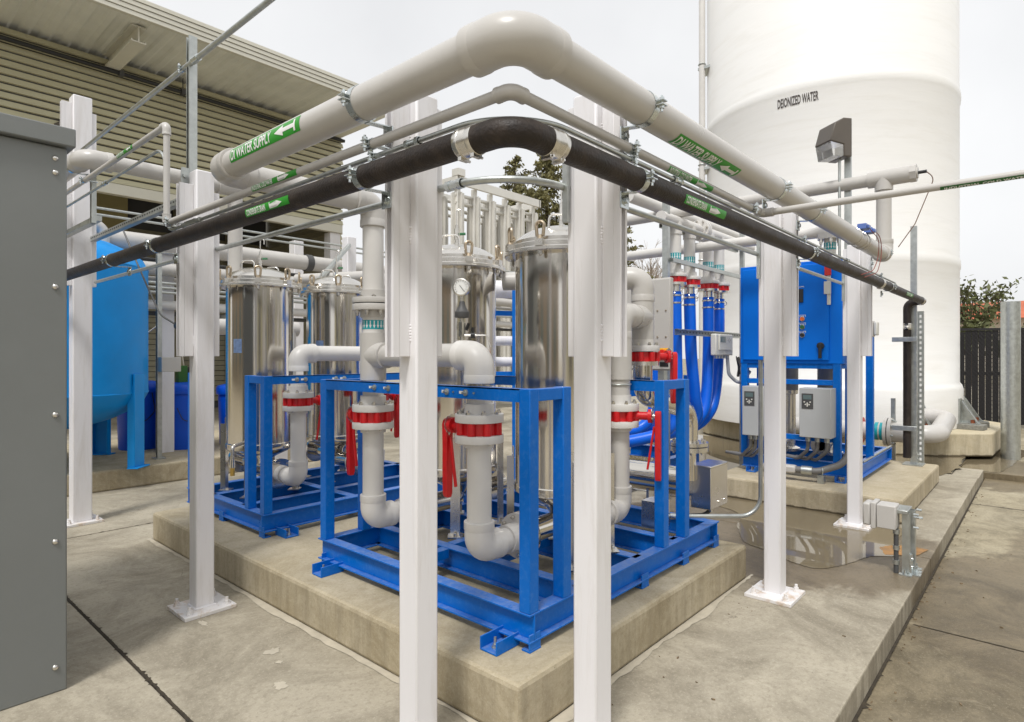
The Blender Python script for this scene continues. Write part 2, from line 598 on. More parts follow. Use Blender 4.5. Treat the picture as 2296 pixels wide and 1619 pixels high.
def copy_tree(o, parent=None, dz=None):
    c = o.copy()
    COL.objects.link(c)
    if parent is not None:
        c.parent = parent
    for ch in list(o.children):
        copy_tree(ch, c)
    return c


def fillet(pts, rad, seg=8):
    P = [Vector(p) for p in pts]
    out = [P[0]]
    for i in range(1, len(P) - 1):
        a = (P[i - 1] - P[i]); b = (P[i + 1] - P[i])
        ra = rad[i - 1] if isinstance(rad, (list, tuple)) else rad
        la, lb = a.length, b.length
        a.normalize(); b.normalize()
        ang = a.angle(b)
        if ang > math.pi - 0.02:
            out.append(P[i])
            continue
        tl = min(ra / math.tan(ang / 2), la * 0.49, lb * 0.49)
        re = tl * math.tan(ang / 2)
        cen = P[i] + (a + b).normalized() * (re / math.sin(ang / 2))
        s = P[i] + a * tl - cen
        e = P[i] + b * tl - cen
        tot = s.angle(e)
        ax = s.cross(e).normalized()
        for k in range(seg + 1):
            out.append(cen + Matrix.Rotation(tot * k / seg, 3, ax) @ s)
    out.append(P[-1])
    return out


def elbow(mb, corner, din, dout, r, leg=None, rf=1.2):
    """socket elbow: fatter bend with plain hub ends"""
    c = Vector(corner); a = Vector(din).normalized(); b = Vector(dout).normalized()
    leg = leg or r * 2.3
    mb.tube(fillet([c - a * leg, c, c + b * leg], r * 1.55, 12), r * rf, 28)
    for e, d in ((c - a * leg, a), (c + b * leg, -b)):
        mb.lathe(e, [(r * rf * .96, 0), (r * rf * 1.03, r * .04), (r * rf * 1.03, r * .62), (r * rf * .99, r * .72)], 32, d, caps=False)
    return mb


def bolts(mb, c, axis, Rr, n, r=0.011, l=0.02, a0=0.2):
    a = Vector(axis).normalized()
    t = Vector((1, 0, 0)) if abs(a.x) < 0.9 else Vector((0, 1, 0))
    e1 = a.cross(t).normalized(); e2 = a.cross(e1)
    for k in range(n):
        an = a0 + 2 * math.pi * k / n
        p = Vector(c) + (e1 * math.cos(an) + e2 * math.sin(an)) * Rr
        mb.cyl(p, p + a * l * 0.55, r, 6)
        mb.cyl(p + a * l * 0.5, p + a * l, r * 0.6, 8)


# ---------------------------------------------------------------- lettering
def glyphs(txt, wdt, hgt, slices=0):
    cu = bpy.data.curves.new('t', 'FONT')
    cu.body = txt
    cu.resolution_u = 3
    cu.offset = 0.022
    ob = bpy.data.objects.new('t', cu)
    COL.objects.link(ob)
    dg = bpy.context.evaluated_depsgraph_get()
    me = bpy.data.meshes.new_from_object(ob.evaluated_get(dg))
    bm = bmesh.new()
    bm.from_mesh(me)
    bpy.data.objects.remove(ob)
    bpy.data.curves.remove(cu)
    bpy.data.meshes.remove(me)
    xs = [v.co.x for v in bm.verts]; ys = [v.co.y for v in bm.verts]
    x0, x1, y0, y1 = min(xs), max(xs), min(ys), max(ys)
    for v in bm.verts:
        v.co.x = (v.co.x - x0) / (x1 - x0) * wdt
        v.co.y = (v.co.y - y0) / (y1 - y0) * hgt
        v.co.z = 0
    for k in range(1, slices):
        bmesh.ops.bisect_plane(bm, geom=bm.verts[:] + bm.edges[:] + bm.faces[:], plane_co=(0, hgt * k / slices, 0), plane_no=(0, 1, 0))
    bm.verts.index_update()
    vs = [(v.co.x, v.co.y) for v in bm.verts]
    fs = [tuple(v.index for v in f.verts) for f in bm.faces]
    bm.free()
    return vs, fs


def pipe_map(axis, start, c, z, rr, phi0):
    """(s along reading direction, h up) -> point on the pipe surface"""
    def f(s, h, lift=0.0):
        ph = phi0 + h / rr
        q = rr + lift
        if axis == 'Y':
            return (c - q * math.cos(ph), start - s, z + q * math.sin(ph))
        return (start + s, c - q * math.cos(ph), z + q * math.sin(ph))
    return f


def arrow_poly(x0, x1, h, right=True):
    t = h * 0.36
    b = x0 if right else x1
    e = x1 if right else x0
    k = 1 if right else -1
    hd = abs(x1 - x0) * 0.42
    return [(b, -h), (b + k * h * 0.55, -h), (b + k * h * 0.55, -t), (e - k * hd, -t), (e - k * hd, -h * 0.95), (e, 0),
            (e - k * hd, h * 0.95), (e - k * hd, t), (b + k * h * 0.55, t), (b + k * h * 0.55, h), (b, h)]


def pipe_label(parent, axis, start, length, c, z, r, phi0, half, txt, tx0, tx1, ax0, ax1, aright, name='label_sticker'):
    f = pipe_map(axis, start, c, z, r, phi0)
    m = MB()
    n = 10
    vs = []
    for i in range(2):
        for k in range(n + 1):
            vs.append(f(length * i, -half + 2 * half * k / n, 0.0012))
    fs = [(k, k + 1, n + 2 + k, n + 1 + k) for k in range(n)]
    m.add(vs, fs)
    st = m.build(name, GREENL, parent)
    g = MB()
    vv, ff = glyphs(txt, tx1 - tx0, half * 1.5, 8)
    g.add([f(tx0 + x, y - half * 0.75, 0.0024) for x, y in vv], ff)
    g.build('lettering', WHITEL, st, smooth=0, fix=False)
    bm = bmesh.new()
    pv = [bm.verts.new((x, y, 0)) for x, y in arrow_poly(ax0, ax1, half * 0.72, aright)]
    bm.faces.new(pv)
    bmesh.ops.triangulate(bm, faces=bm.faces[:])
    for k in range(-5, 6):
        bmesh.ops.bisect_plane(bm, geom=bm.verts[:] + bm.edges[:] + bm.faces[:], plane_co=(0, half * 0.14 * k, 0), plane_no=(0, 1, 0))
    bm.verts.index_update()
    a = MB()
    a.add([f(v.co.x, v.co.y, 0.0024) for v in bm.verts], [tuple(v.index for v in q.verts) for q in bm.faces])
    bm.free()
    a.build('flow_arrow', WHITEL, st, smooth=0, fix=False)
    return st


def flow_band(parent, x, y, z, h, r, n=16, up=False, axis='Z'):
    """teal band round a pipe with a row of white arrows"""
    m = MB()
    dirv = (0, 0, 1) if axis == 'Z' else (1, 0, 0)
    o = (x, y, z - h / 2) if axis == 'Z' else (x - h / 2, y, z)
    m.lathe(o, [(r + 0.001, 0), (r + 0.001, h)], 40, dirv, caps=False)
    b = m.build('flow_band', TEALL, parent)
    a = MB()
    rr = r + 0.0022
    for k in range(n):
        an = 2 * math.pi * k / n
        pw = 2 * math.pi * rr / n * 0.36

        def pt(s, t):
            q = an + s / rr
            if axis == 'Z':
                return (x + rr * math.cos(q), y + rr * math.sin(q), z + t)
            return (x + t, y + rr * math.cos(q), z + rr * math.sin(q))
        hh = h * 0.42
        a.add([pt(-pw * .38, hh), pt(pw * .38, hh), pt(pw * .38, -hh * .1), pt(-pw * .38, -hh * .1)], [(0, 1, 2, 3)])
        a.add([pt(-pw, -hh * .1), pt(pw, -hh * .1), pt(0, -hh)], [(0, 1, 2)])
    a.build('flow_arrows', WHITEL, b, smooth=0, fix=False)
    return b


# ================================================================ THE SETTING
# ground sheet (lower pavement level)
struct(MB().add([(-300, -300, -.30), (300, -300, -.30), (300, 300, -.30), (-300, 300, -.30)], [(0, 1, 2, 3)]).build('ground', CONCL, smooth=0))

# raised apron in slabs with open joints
ap = thing('concrete_apron', None, None, (0, 0.66, 0))
struct(ap)


def slab(x0, x1, y0, y1, z0, z1, name, m, parent, bev=0.008):
    return MB().box(x0, x1, y0, y1, z0, z1).build(name, m, parent, bevel=bev, smooth=0)


slab(0.998, 5.40, 0.66, 6.02, -.29, 0, 'slab', CONC, ap)
slab(5.408, 9.42, 0.66, 6.02, -.29, 0, 'slab', CONC, ap)
slab(-6, 0.986, -6, 6.02, -.29, 0, 'slab', CONC, ap)
slab(0.998, 9.42, 6.032, 30, -.29, 0, 'slab', CONC, ap)
slab(-6, 0.986, 6.032, 30, -.29, 0, 'slab', CONC, ap)
slab(9.42, 40, 0.95, 30, -.29, -0.012, 'slab', CONC, ap, 0)
MB().box(0.984, 1.0, -6, 6.03, -.2, -.011).build('joint_filler', GROUT, ap, smooth=0)
MB().box(-6, 9.4, 6.018, 6.034, -.2, -.006).build('joint_filler', GROUT, ap, smooth=0)

pv = struct(thing('pavement', None, None, (5, 0, -.13)))
for (x0, x1) in ((1.0, 4.366), (4.374, 8.346), (8.354, 10.196), (10.204, 14.5), (14.508, 40)):
    slab(x0, x1, -7, 0.648 if x0 < 9 else 0.94, -.28, -.13 if x0 < 10 else -.05, 'slab', CONCL, pv, 0.006)
MB().box(1.0, 9.4, 0.64, 0.662, -.25, -.138).build('joint_filler', GROUT, pv, smooth=0)

# standing water
random.seed(3)


def wob(pts, amp, seg=6):
    out = []
    for i in range(len(pts)):
        a = pts[i]; b = pts[(i + 1) % len(pts)]
        for k in range(seg):
            t = k / seg
            out.append((a[0] + (b[0] - a[0]) * t + random.uniform(-amp, amp), a[1] + (b[1] - a[1]) * t + random.uniform(-amp, amp)))
    return out


WATER = bpy.data.materials.new('shallow_muddy_water')
WATER.use_nodes = True
_b = WATER.node_tree.nodes['Principled BSDF']
_b.inputs['Base Color'].default_value = (0.19, 0.155, 0.10, 1)
_b.inputs['Roughness'].default_value = 0.02
_b.inputs['IOR'].default_value = 1.4
_n = WATER.node_tree.nodes.new('ShaderNodeTexNoise')
_n.inputs['Scale'].default_value = 9
_bp = WATER.node_tree.nodes.new('ShaderNodeBump')
_bp.inputs['Strength'].default_value = 0.003
WATER.node_tree.links.new(_n.outputs['Fac'], _bp.inputs['Height'])
WATER.node_tree.links.new(_bp.outputs[0], _b.inputs['Normal'])
front = [(5.95, 2.60), (5.72, 2.20), (5.30, 2.05), (4.90, 1.84), (4.78, 1.62), (4.66, 1.43), (4.62, 1.22), (4.84, 1.10), (5.16, 1.0), (5.30, 0.86), (5.55, 0.84), (5.72, 0.92), (5.98, 0.92), (6.24, 0.985)]
fw = []
for i in range(len(front) - 1):
    p0, p1, p2, p3 = (Vector(front[max(0, min(len(front) - 1, j))]) for j in (i - 1, i, i + 1, i + 2))
    for k in range(8):
        t = k / 8
        q = .5 * ((2 * p1) + (p2 - p0) * t + (2 * p0 - 5 * p1 + 4 * p2 - p3) * t * t + (3 * p1 - p0 - 3 * p2 + p3) * t ** 3)
        fw.append((q.x + random.uniform(-.008, .008), q.y + random.uniform(-.008, .008)))
poly = fw + [(6.4, 1.0), (6.5, 2.7), (6.5, 4.0), (6.0, 3.6)]
struct(MB().add([(x, y, 0.004) for x, y in poly], [tuple(range(len(poly)))]).build('puddle', WATER, smooth=0))
poly = wob([(8.75, 1.25), (9.3, 0.98), (10.0, 0.9), (11.3, 0.97), (11.5, 2.0), (10.8, 3.0), (10.9, 5.0), (8.0, 5.2), (6.9, 4.6), (6.9, 3.0), (8.75, 3.0)], 0.03)
struct(MB().add([(x, y, 0.004) for x, y in poly], [tuple(range(len(poly)))]).build('puddle', WATER, smooth=0))
slab(9.43, 10.196, 0.66, 0.94, -.28, -.02, 'slab', CONC, pv, 0.006)
poly = wob([(10.24, 0.50), (11.0, .40), (12.2, .30), (13.0, 0.2), (13.0, 0.92), (10.24, .92)], 0.015)
struct(MB().add([(x, y, -.046) for x, y in poly], [tuple(range(len(poly)))]).build('puddle', WATER, smooth=0))
RUSTS = mat('rust_stain', (0.36, 0.17, 0.035), 0.35, var=0.4, scale=7, stain=(0.12, 0.06, 0.03), stain_amt=0.9, stain_scale=5)
poly = wob([(5.28, 0.93), (5.40, .75), (5.62, .70), (5.66, .80), (5.56, .93), (5.46, 1.0)], 0.012, 4)
struct(MB().add([(x, y, 0.0045) for x, y in poly], [tuple(range(len(poly)))]).build('rust_stain', RUSTS, smooth=0))
# pale grout and paint drips on the apron
SPL = mat('pale_grout_smear', (0.50, 0.45, 0.355), 0.85, var=0.15, scale=8)
for k, (x, y, rx, ry) in enumerate([(1.50, 2.95, .05, .035), (1.47, 2.82, .018, .02), (1.37, 2.62, .03, .045), (1.40, 3.55, .02, .05)]):
    poly = []
    for i in range(22):
        an = 2 * math.pi * i / 22
        q = random.uniform(0.55, 1.15)
        poly.append((x + rx * q * math.cos(an), y + ry * q * math.sin(an)))
    struct(MB().add([(a, b, 0.002 + k * 0.0001) for a, b in poly], [tuple(range(len(poly)))]).build('grout_smear', SPL, smooth=0))
# trowelled seam round the filter pad
random.seed(5)
for along, fixed, lo_, hi_ in (('x', 1.53, 1.70, 4.2), ('y', 1.765, 1.45, 5.52)):
    n_ = 60
    vs = []
    wd = .03
    for k in range(n_ + 1):
        q = lo_ + (hi_ - lo_) * k / n_
        wd = min(.06, max(.012, wd + random.uniform(-.010, .010)))
        if along == 'x':
            vs += [(q, fixed + .002, .003), (q, fixed - wd, .003)]
        else:
            vs += [(fixed + .002, q, .0034), (fixed - wd, q, .0034)]
    struct(MB().add(vs, [(2 * k, 2 * k + 1, 2 * k + 3, 2 * k + 2) for k in range(n_)]).build('grout_seam', SPL, smooth=0))


MOSS = mat('dirt_in_joint', (0.045, 0.035, 0.022), 0.95, var=0.4, scale=25)


def ragged(p, q, w, n_, zz, seed):
    rd = random.Random(seed)
    p = Vector(p); q = Vector(q)
    d = (q - p).normalized()
    sd_ = Vector((-d.y, d.x))
    L_ = []
    R_ = []
    for k in range(n_ + 1):
        c = p.lerp(q, k / n_)
        a = w * rd.uniform(.5, 1.1) + (w * rd.uniform(.6, 2.2) if rd.random() < .08 else 0)
        b = w * rd.uniform(.5, 1.1) + (w * rd.uniform(.6, 2.2) if rd.random() < .08 else 0)
        L_.append((c + sd_ * a).to_tuple() + (zz,))
        R_.append((c - sd_ * b).to_tuple() + (zz,))
    vs = [x for pr in zip(L_, R_) for x in pr]
    return struct(MB().add(vs, [(2 * k, 2 * k + 1, 2 * k + 3, 2 * k + 2) for k in range(n_)]).build('joint_dirt', MOSS, smooth=0))


ragged((0.992, 1.2), (0.992, 6.0), .0075, 420, .0015, 1)
ragged((1.0, 6.026), (5.0, 6.026), .006, 200, .0016, 2)
ragged((2.2, 0.655), (9.3, 0.655), .012, 520, -.1285, 3)
ragged((4.370, 0.62), (4.370, -3), .006, 200, -.1284, 4)
ragged((8.350, 0.62), (8.350, -3), .010, 160, -.1284, 5)
rd = random.Random(9)
lm = MB()
for k in range(110):
    if k < 55:
        x_, y_, z_ = rd.uniform(2.6, 9.2), .635 - abs(rd.gauss(0, .05)), -.129
    elif k < 85:
        x_, y_, z_ = rd.uniform(3.0, 8.3), rd.uniform(-.6, .6), -.129
    else:
        x_, y_, z_ = rd.uniform(1.0, 4.5), rd.choice((1.46, 1.48)) - abs(rd.gauss(0, .25)), .001
    q = rd.uniform(.0025, .007)
    lm.obox((x_, y_, z_ + q * .4), Vector((rd.uniform(-1, 1), rd.uniform(-1, 1), rd.uniform(-.2, .2))).normalized() * q, Vector((rd.uniform(-1, 1), rd.uniform(-1, 1), .1)).normalized() * q * .7, Vector((0, 0, q * .4)))
lt = lm.build('litter', mat('leaf_litter', (0.20, 0.145, 0.085), 0.9, var=0.5, scale=60), smooth=0, fix=False)
stuff(lt)
tag(lt, 'small brown leaf crumbs and grit scattered along the kerb', 'litter')


def pad(name, poly, z1, m, label):
    o = MB().prism(poly, 0.0 if name != 'x' else 0, z1).build(name, m, bevel=0.02, smooth=0)
    struct(o)
    return o


pad('filter_pad', [(1.765, 1.53), (4.12, 1.53), (4.12, 5.47), (1.765, 5.47)], .225, PAD, '')
pad('pump_pad', [(6.32, .975), (8.69, .975), (8.69, 2.72), (6.32, 2.72)], .215, PADP, '')
pad('vessel_pad', [(0.2, 7.8), (5.6, 7.8), (5.6, 10.6), (0.2, 10.6)], .23, PAD, '')
oc = [(11.466, .63), (10.94, 1.22), (10.45, 2.2), (10.55, 4.0), (11.2, 5.0), (12.6, 5.6), (14.2, 5.0), (14.9, 3.5), (14.6, 1.6), (13.3, .55)]
pad('tank_pad', oc, .345, PADS, '')

# ================================================================ WHITE POSTS


def post(x, y, top, wdir, label, S=0.105, wbot=1.495, wtop=None, wtop2=None, strut=True, plate=True, wings=True, base_m=None):
    """x,y = near corner; wings and strut stick out along wdir ('X' or 'Y')"""
    t = thing('support_post', label, 'post', (x + S / 2, y + S / 2, 0), 'white posts of the pipe rack')
    MB().box(x, x + S, y, y + S, 0.02, top).build('shaft', WHITE, t, bevel=0.008)
    if plate:
        c = (x + S / 2, y + S / 2)
        MB().box(c[0] - .145, c[0] + .145, c[1] - .138, c[1] + .138, 0.0, 0.022).build('base_plate', base_m or WHITE2, t, bevel=0.003)
        MB().box(c[0] - .062, c[0] + .062, c[1] - .062, c[1] + .062, 0.018, 0.03).build('weld_bead', WHITE, t, bevel=0.006)
        for sx in (-1, 1):
            for sy in (-1, 1):
                p = (c[0] + sx * .105, c[1] + sy * .095)
                b = MB()
                b.cyl((*p, .02), (*p, .028), .02, 14)
                b.cyl((*p, .026), (*p, .044), .015, 6)
                b.cyl((*p, .04), (*p, .062), .009, 10)
                b.build('anchor_bolt', WHITE2, t)
    if wings:
        wt = wtop or top - 0.03
        wt2 = wtop2 or wt
        a0, a1 = 0.036, 0.084
        if wdir == 'X':
            MB().box(x - .052, x, y + a0, y + a1, wbot, wt).build('mounting_bar', WHITE, t, bevel=0.003)
            MB().box(x + S, x + S + .035, y + a0 - .02, y + a1, wbot, wt2).build('mounting_bar', WHITE, t, bevel=0.003)
            if strut:
                m = MB()
                m.box(x - .0545, x - .0522, y + .035, y + .085, wbot, wt)
                m.box(x - .075, x - .0545, y + .035, y + .0375, wbot, wt)
                m.box(x - .075, x - .0545, y + .0825, y + .085, wbot, wt)
                m.box(x - .0775, x - .075, y + .035, y + .047, wbot, wt)
                m.box(x - .0775, x - .075, y + .073, y + .085, wbot, wt)
                m.build('strut_channel', WHITE, t, smooth=0)
        else:
            MB().box(x + a0, x + a1, y - .052, y, wbot, wt).build('mounting_bar', WHITE, t, bevel=0.003)
            MB().box(x + a0 - .02, x + a1, y + S, y + S + .035, wbot, wt2).build('mounting_bar', WHITE, t, bevel=0.003)
            if strut:
                m = MB()
                m.box(x + .035, x + .085, y - .0545, y - .0522, wbot, wt)
                m.box(x + .035, x + .0375, y - .075, y - .0545, wbot, wt)
                m.box(x + .0825, x + .085, y - .075, y - .0545, wbot, wt)
                m.box(x + .035, x + .047, y - .0775, y - .075, wbot, wt)
                m.box(x + .073, x + .085, y - .0775, y - .075, wbot, wt)
                m.build('strut_channel', WHITE, t, smooth=0)
        # lumpy intermittent welds down the joint
        m = MB()
        random.seed(int(x * 100 + y * 7))
        for zc in (wbot + .06, wbot + .42, wbot + .8):
            for k in range(6):
                q = random.uniform(.004, .0065)
                zz = zc + k * .011
                if wdir == 'X':
                    m.lathe((x, y + a0 - .001, zz), [(q * .3, -q), (q, 0), (q * .3, q)], 8)
                else:
                    m.lathe((x + a0 - .001, y, zz), [(q * .3, -q), (q, 0), (q * .3, q)], 8)
        stuff(m.build('weld_spots', WHITE, t))
    return t


post(1.43, 1.73, 2.47, 'X', 'large white steel post left of centre, in front of the corner pipe bend')
post(1.86, 1.236, 2.47, 'Y', 'large white steel post right of centre, in front of the stainless filter')
post(1.43, 3.717, 2.586, 'X', 'white steel post on a rust-speckled base plate left of the filter pad', wtop=2.50, wtop2=2.47)
post(1.45, 6.45, 3.81, 'X', 'tall white steel post beside the grey cabinet in front of the blue vessel', S=.145, wbot=2.12, wtop=3.74, wtop2=3.68)
post(3.886, 1.236, 2.47, 'Y', 'white steel post on a dry base plate right of the filter pad')
post(5.965, 1.236, 2.47, 'Y', 'white steel post with a rusty base plate standing in the puddle')

# ================================================================ OVERHEAD PIPES
def strap(parent, axis, a, c, z, r, face, wid=0.032, ear=True):
    """strut clamp: split band, ears with a bolt on the outer side, foot tab on the strut face"""
    m = MB()
    n = 36
    th = 0.003

    def P3(s, d, h):           # s along pipe, d outward (towards the camera side = negative), h up
        return (c + d, a + s, z + h) if axis == 'Y' else (a + s, c + d, z + h)
    vs = []
    for i in range(n + 1):
        an = 2 * math.pi * i / n
        for q in (r + .0008, r + th):
            for s in (-wid / 2, wid / 2):
                vs.append(P3(s, q * math.cos(an), q * math.sin(an)))
    fs = []
    for i in range(n):
        o = i * 4; p = o + 4
        fs += [(o, o + 1, p + 1, p), (o + 2, p + 2, p + 3, o + 3), (o, p, p + 2, o + 2), (o + 1, o + 3, p + 3, p + 1)]
    m.add(vs, fs)
    e = min(0.03, r * 0.7 + 0.006)
    for sg in (-1, 1):
        p = [P3(-wid / 2, -r - e, sg * .006), P3(wid / 2, -r - e, sg * .006), P3(wid / 2, -r + .002, sg * .006), P3(-wid / 2, -r + .002, sg * .006)]
        m.extr(p, (0, 0, .0035 * sg))
    o = m.build('pipe_clamp', ZINC, parent)
    b = MB()
    q = P3(0, -r - e * .55, 0)
    b.cyl((q[0], q[1], q[2] - .03), (q[0], q[1], q[2] + .026), .0045, 8)
    b.cyl((q[0], q[1], q[2] + .009), (q[0], q[1], q[2] + .019), .0095, 6)
    b.cyl((q[0], q[1], q[2] - .019), (q[0], q[1], q[2] - .009), .0095, 6)
    b.build('clamp_bolt', ZINC, o)
    # foot: strip from the underside of the pipe to the strut, bent down into a tab
    f = MB()
    gap = face - c
    if gap > 0.02 and r > 0.03:
        f.extr([P3(-wid / 2, gap - .002, -r * .86), P3(wid / 2, gap - .002, -r * .86), P3(wid / 2, r * .35, -r * .97), P3(-wid / 2, r * .35, -r * .97)], (0, 0, -.0035))
        f.extr([P3(-.026, gap - .007, -r * .86), P3(.026, gap - .007, -r * .86), P3(.026, gap - .007, -r * .86 - .058), P3(-.026, gap - .007, -r * .86 - .058)],
               (.005, 0, 0) if axis == 'Y' else (0, .005, 0))
        d = (-1, 0, 0) if axis == 'Y' else (0, -1, 0)
        q = Vector(P3(0, gap - .007, -r * .86 - .03))
        f.cyl(q, q + Vector(d) * .003, .018, 14)
        f.cyl(q, q + Vector(d) * .012, .012, 6)
    else:
        f.extr([P3(-wid / 2, gap, -.002), P3(wid / 2, gap, -.002), P3(wid / 2, r * .9, -.002), P3(-wid / 2, r * .9, -.002)], (0, 0, .004))
    f.build('clamp_foot', ZINC, o)
    return o


LF, RF = 1.353, 1.159      # outer faces of the strut channels
r = 0.0585
# ---- DI supply
di = thing('supply_pipe', 'thick grey plastic pipe bending over the corner, lettered DI WATER SUPPLY', 'pipe', (1.246, 1.07, 2.374))
z = 2.374
DX, DY = 1.238, 1.081
MB().cyl((DX, 2.93 - .1, z), (DX, DY + .1, z), r, 36).build('pipe', PVC, di)
MB().cyl((DX + .1, DY, z), (6.10 - .1, DY, z), r, 36).build('pipe', PVC, di)
elbow(MB(), (DX, DY, z), (0, -1, 0), (1, 0, 0), r, .165, 1.17).build('elbow', PVC, di)
elbow(MB(), (DX, 2.93, z), (0, 1, 0), (1, 0, 0), r, .15, 1.17).build('elbow', PVC, di)
MB().cyl((DX + .1, 2.93, z), (2.10 - .1, 2.93, z), r, 36).build('pipe', PVC, di)
elbow(MB(), (6.10, DY, z), (1, 0, 0), (0, 0, 1), r, .13, 1.2).build('elbow', PVC, di)
MB().cyl((6.10, DY, z + .1), (6.10, DY, 3.04), r, 36).build('riser', PVC, di)
m = MB()
m.cyl((6.10, .88, 3.04), (6.10, 1.20, 3.04), r * 1.2, 32)
m.cyl((6.10, DY, 2.93), (6.10, DY, 3.04), r * 1.2, 32)
m.build('tee', PVC, di)
m = MB()
m.cyl((6.10, .84, 3.04), (6.10, .885, 3.04), r * 1.28, 8)
m.cyl((6.10, .83, 3.04), (6.10, .85, 3.04), r * .8, 20)
m.build('threaded_plug', PVC, di)
MB().cyl((6.10, .77, 3.04), (6.10, .84, 3.04), .014, 12).build('cable_gland', BLACK, di)
MB().cyl((6.10, 1.15, 3.04), (6.10, 4.2, 3.04), r * 0.95, 32).build('pipe', PVC, di)
for a in (1.79,):
    strap(di, 'Y', a, DX, z, r, LF)
for a in (1.92, 3.946, 6.0):
    strap(di, 'X', a, DY, z, r, RF)
strap(di, 'X', 3.30, DY, z, r, RF - .02)
pipe_label(di, 'Y', 2.70, .59, DX, z, r, R(2), .030, 'DI WATER SUPPLY', .012, .37, .40, .56, False)
pipe_label(di, 'X', 2.13, .60, DY, z, r, R(-72), .030, 'DI WATER SUPPLY', .012, .40, .42, .58, False)
# sensors strapped to the pipe
sn = thing('flow_sensor', 'pair of small blue clip-on sensors with red wires on the grey pipe', 'sensor', (5.1, DY, 2.44))
for k, x in enumerate((5.02, 5.20)):
    q = MB()
    q.box(x, x + .10, 1.0, 1.06, 2.425, 2.465)
    q.box(x + .02, x + .08, .985, 1.0, 2.43, 2.455)
    q.build('sensor_body', mat('sensor_blue', (0.10, 0.17, 0.45), 0.4), sn, bevel=.003)
for x in (5.0, 5.18, 5.27):
    MB().torus((x, DY, z), (1, 0, 0), r + .002, .0028, 30, 6).build('hose_band', STEELB, sn)
for k, pts in enumerate(([(5.28, 1.0, 2.45), (5.45, .985, 2.42), (5.50, .99, 2.28), (5.40, 1.0, 2.14), (5.2, 1.05, 2.09)],
                         [(5.12, 1.0, 2.44), (5.30, .97, 2.38), (5.36, .985, 2.25), (5.25, 1.0, 2.14), (5.1, 1.05, 2.10)])):
    MB().tube(fillet(pts, .12, 6), .003, 6).build('wire', mat('red_wire', (0.25, 0.06, 0.05), 0.5), sn)
wr = MB().tube(fillet([(6.10, .775, 3.04), (6.12, .72, 2.98), (6.15, .86, 2.62), (6.17, .985, 2.44)], .1, 6), .004, 6).build('sensor_cable', mat('brown_cable', (0.2, 0.12, 0.09), 0.5))
tag(wr, 'thin brown cable hanging from the plug at the end of the upper pipe tee', 'cable')

# ---- industrial cold water
r = 0.0172
z = 2.243
xl, yr = 1.275, 1.130
ic = thing('cold_water_pipe', 'thin grey plastic pipe under the thick one, lettered INDUSTRIAL COLD WATER', 'pipe', (xl, yr, z))
MB().cyl((xl, 3.725 - .03, z), (xl, yr + .03, z), r, 24).build('pipe', PVC, ic)
MB().cyl((xl + .03, yr, z), (3.25 - .03, yr, z), r, 24).build('pipe', PVC, ic)
MB().cyl((3.25, yr - .03, z), (3.25, -1.2, z), r, 24).build('branch_pipe', PVC, ic)
MB().cyl((xl, 3.725, z + .03), (xl, 3.725, 2.796 - .03), r, 24).build('riser', PVC, ic)
MB().cyl((xl, 3.725 + .03, 2.796), (xl, 9.0, 2.796), r, 24).build('pipe', PVC, ic)
elbow(MB(), (xl, yr, z), (0, -1, 0), (1, 0, 0), r, .055, 1.3).build('elbow', PVC, ic)
elbow(MB(), (3.25, yr, z), (1, 0, 0), (0, -1, 0), r, .06, 1.3).build('elbow', PVC, ic)
elbow(MB(), (xl, 3.725, z), (0, 1, 0), (0, 0, 1), r, .055, 1.3).build('elbow', PVC, ic)
elbow(MB(), (xl, 3.725, 2.796), (0, 0, 1), (0, 1, 0), r, .055, 1.3).build('elbow', PVC, ic)
strap(ic, 'Y', 1.79, xl, z, r, LF, .03)
strap(ic, 'Y', 3.66, xl, z, r, LF, .03)
strap(ic, 'Y', 5.35, xl, 2.796, r, LF, .03)
for a in (1.92, 3.10):
    strap(ic, 'X', a, yr, z, r, RF, .03)
pipe_label(ic, 'Y', 2.66, .385, xl, z, r, R(-5), .0135, 'INDUSTRIAL COLD WATER', .008, .19, .235, .33, True)
pipe_label(ic, 'X', 2.19, .41, yr, z, r, R(-45), .0135, 'INDUSTRIAL COLD WATER', .008, .20, .25, .35, True)
pipe_label(ic, 'Y', 4.55, .30, xl, 2.796, r, R(-5), .0135, 'INDUSTRIAL COLD WATER', .006, .14, .19, .27, False)
# the branch is read from the camera side, facing -X... its underside strip
st = MB()
n = 8
vs = []
for i in range(2):
    for k in range(n + 1):
        an = R(200) + R(70) * k / n
        vs.append((3.25 + (r + .001) * math.cos(an), .36 - .32 * i, z + (r + .001) * math.sin(an)))
st.add(vs, [(k, k + 1, n + 2 + k, n + 1 + k) for k in range(n)])
sb = st.build('label_sticker', mat('dark_green_sticker', (0.02, 0.12, 0.02), 0.4), ic)
vv, ff = glyphs('INDUSTRIAL COLD WATER', .28, .011, 5)
q = MB()
q.add([(3.25 + (r + .002) * math.cos(R(237) - (y - .0055) / r), .345 - x, z + (r + .002) * math.sin(R(237) - (y - .0055) / r)) for x, y in vv], ff)
q.build('lettering', WHITEL, sb, smooth=0, fix=False)

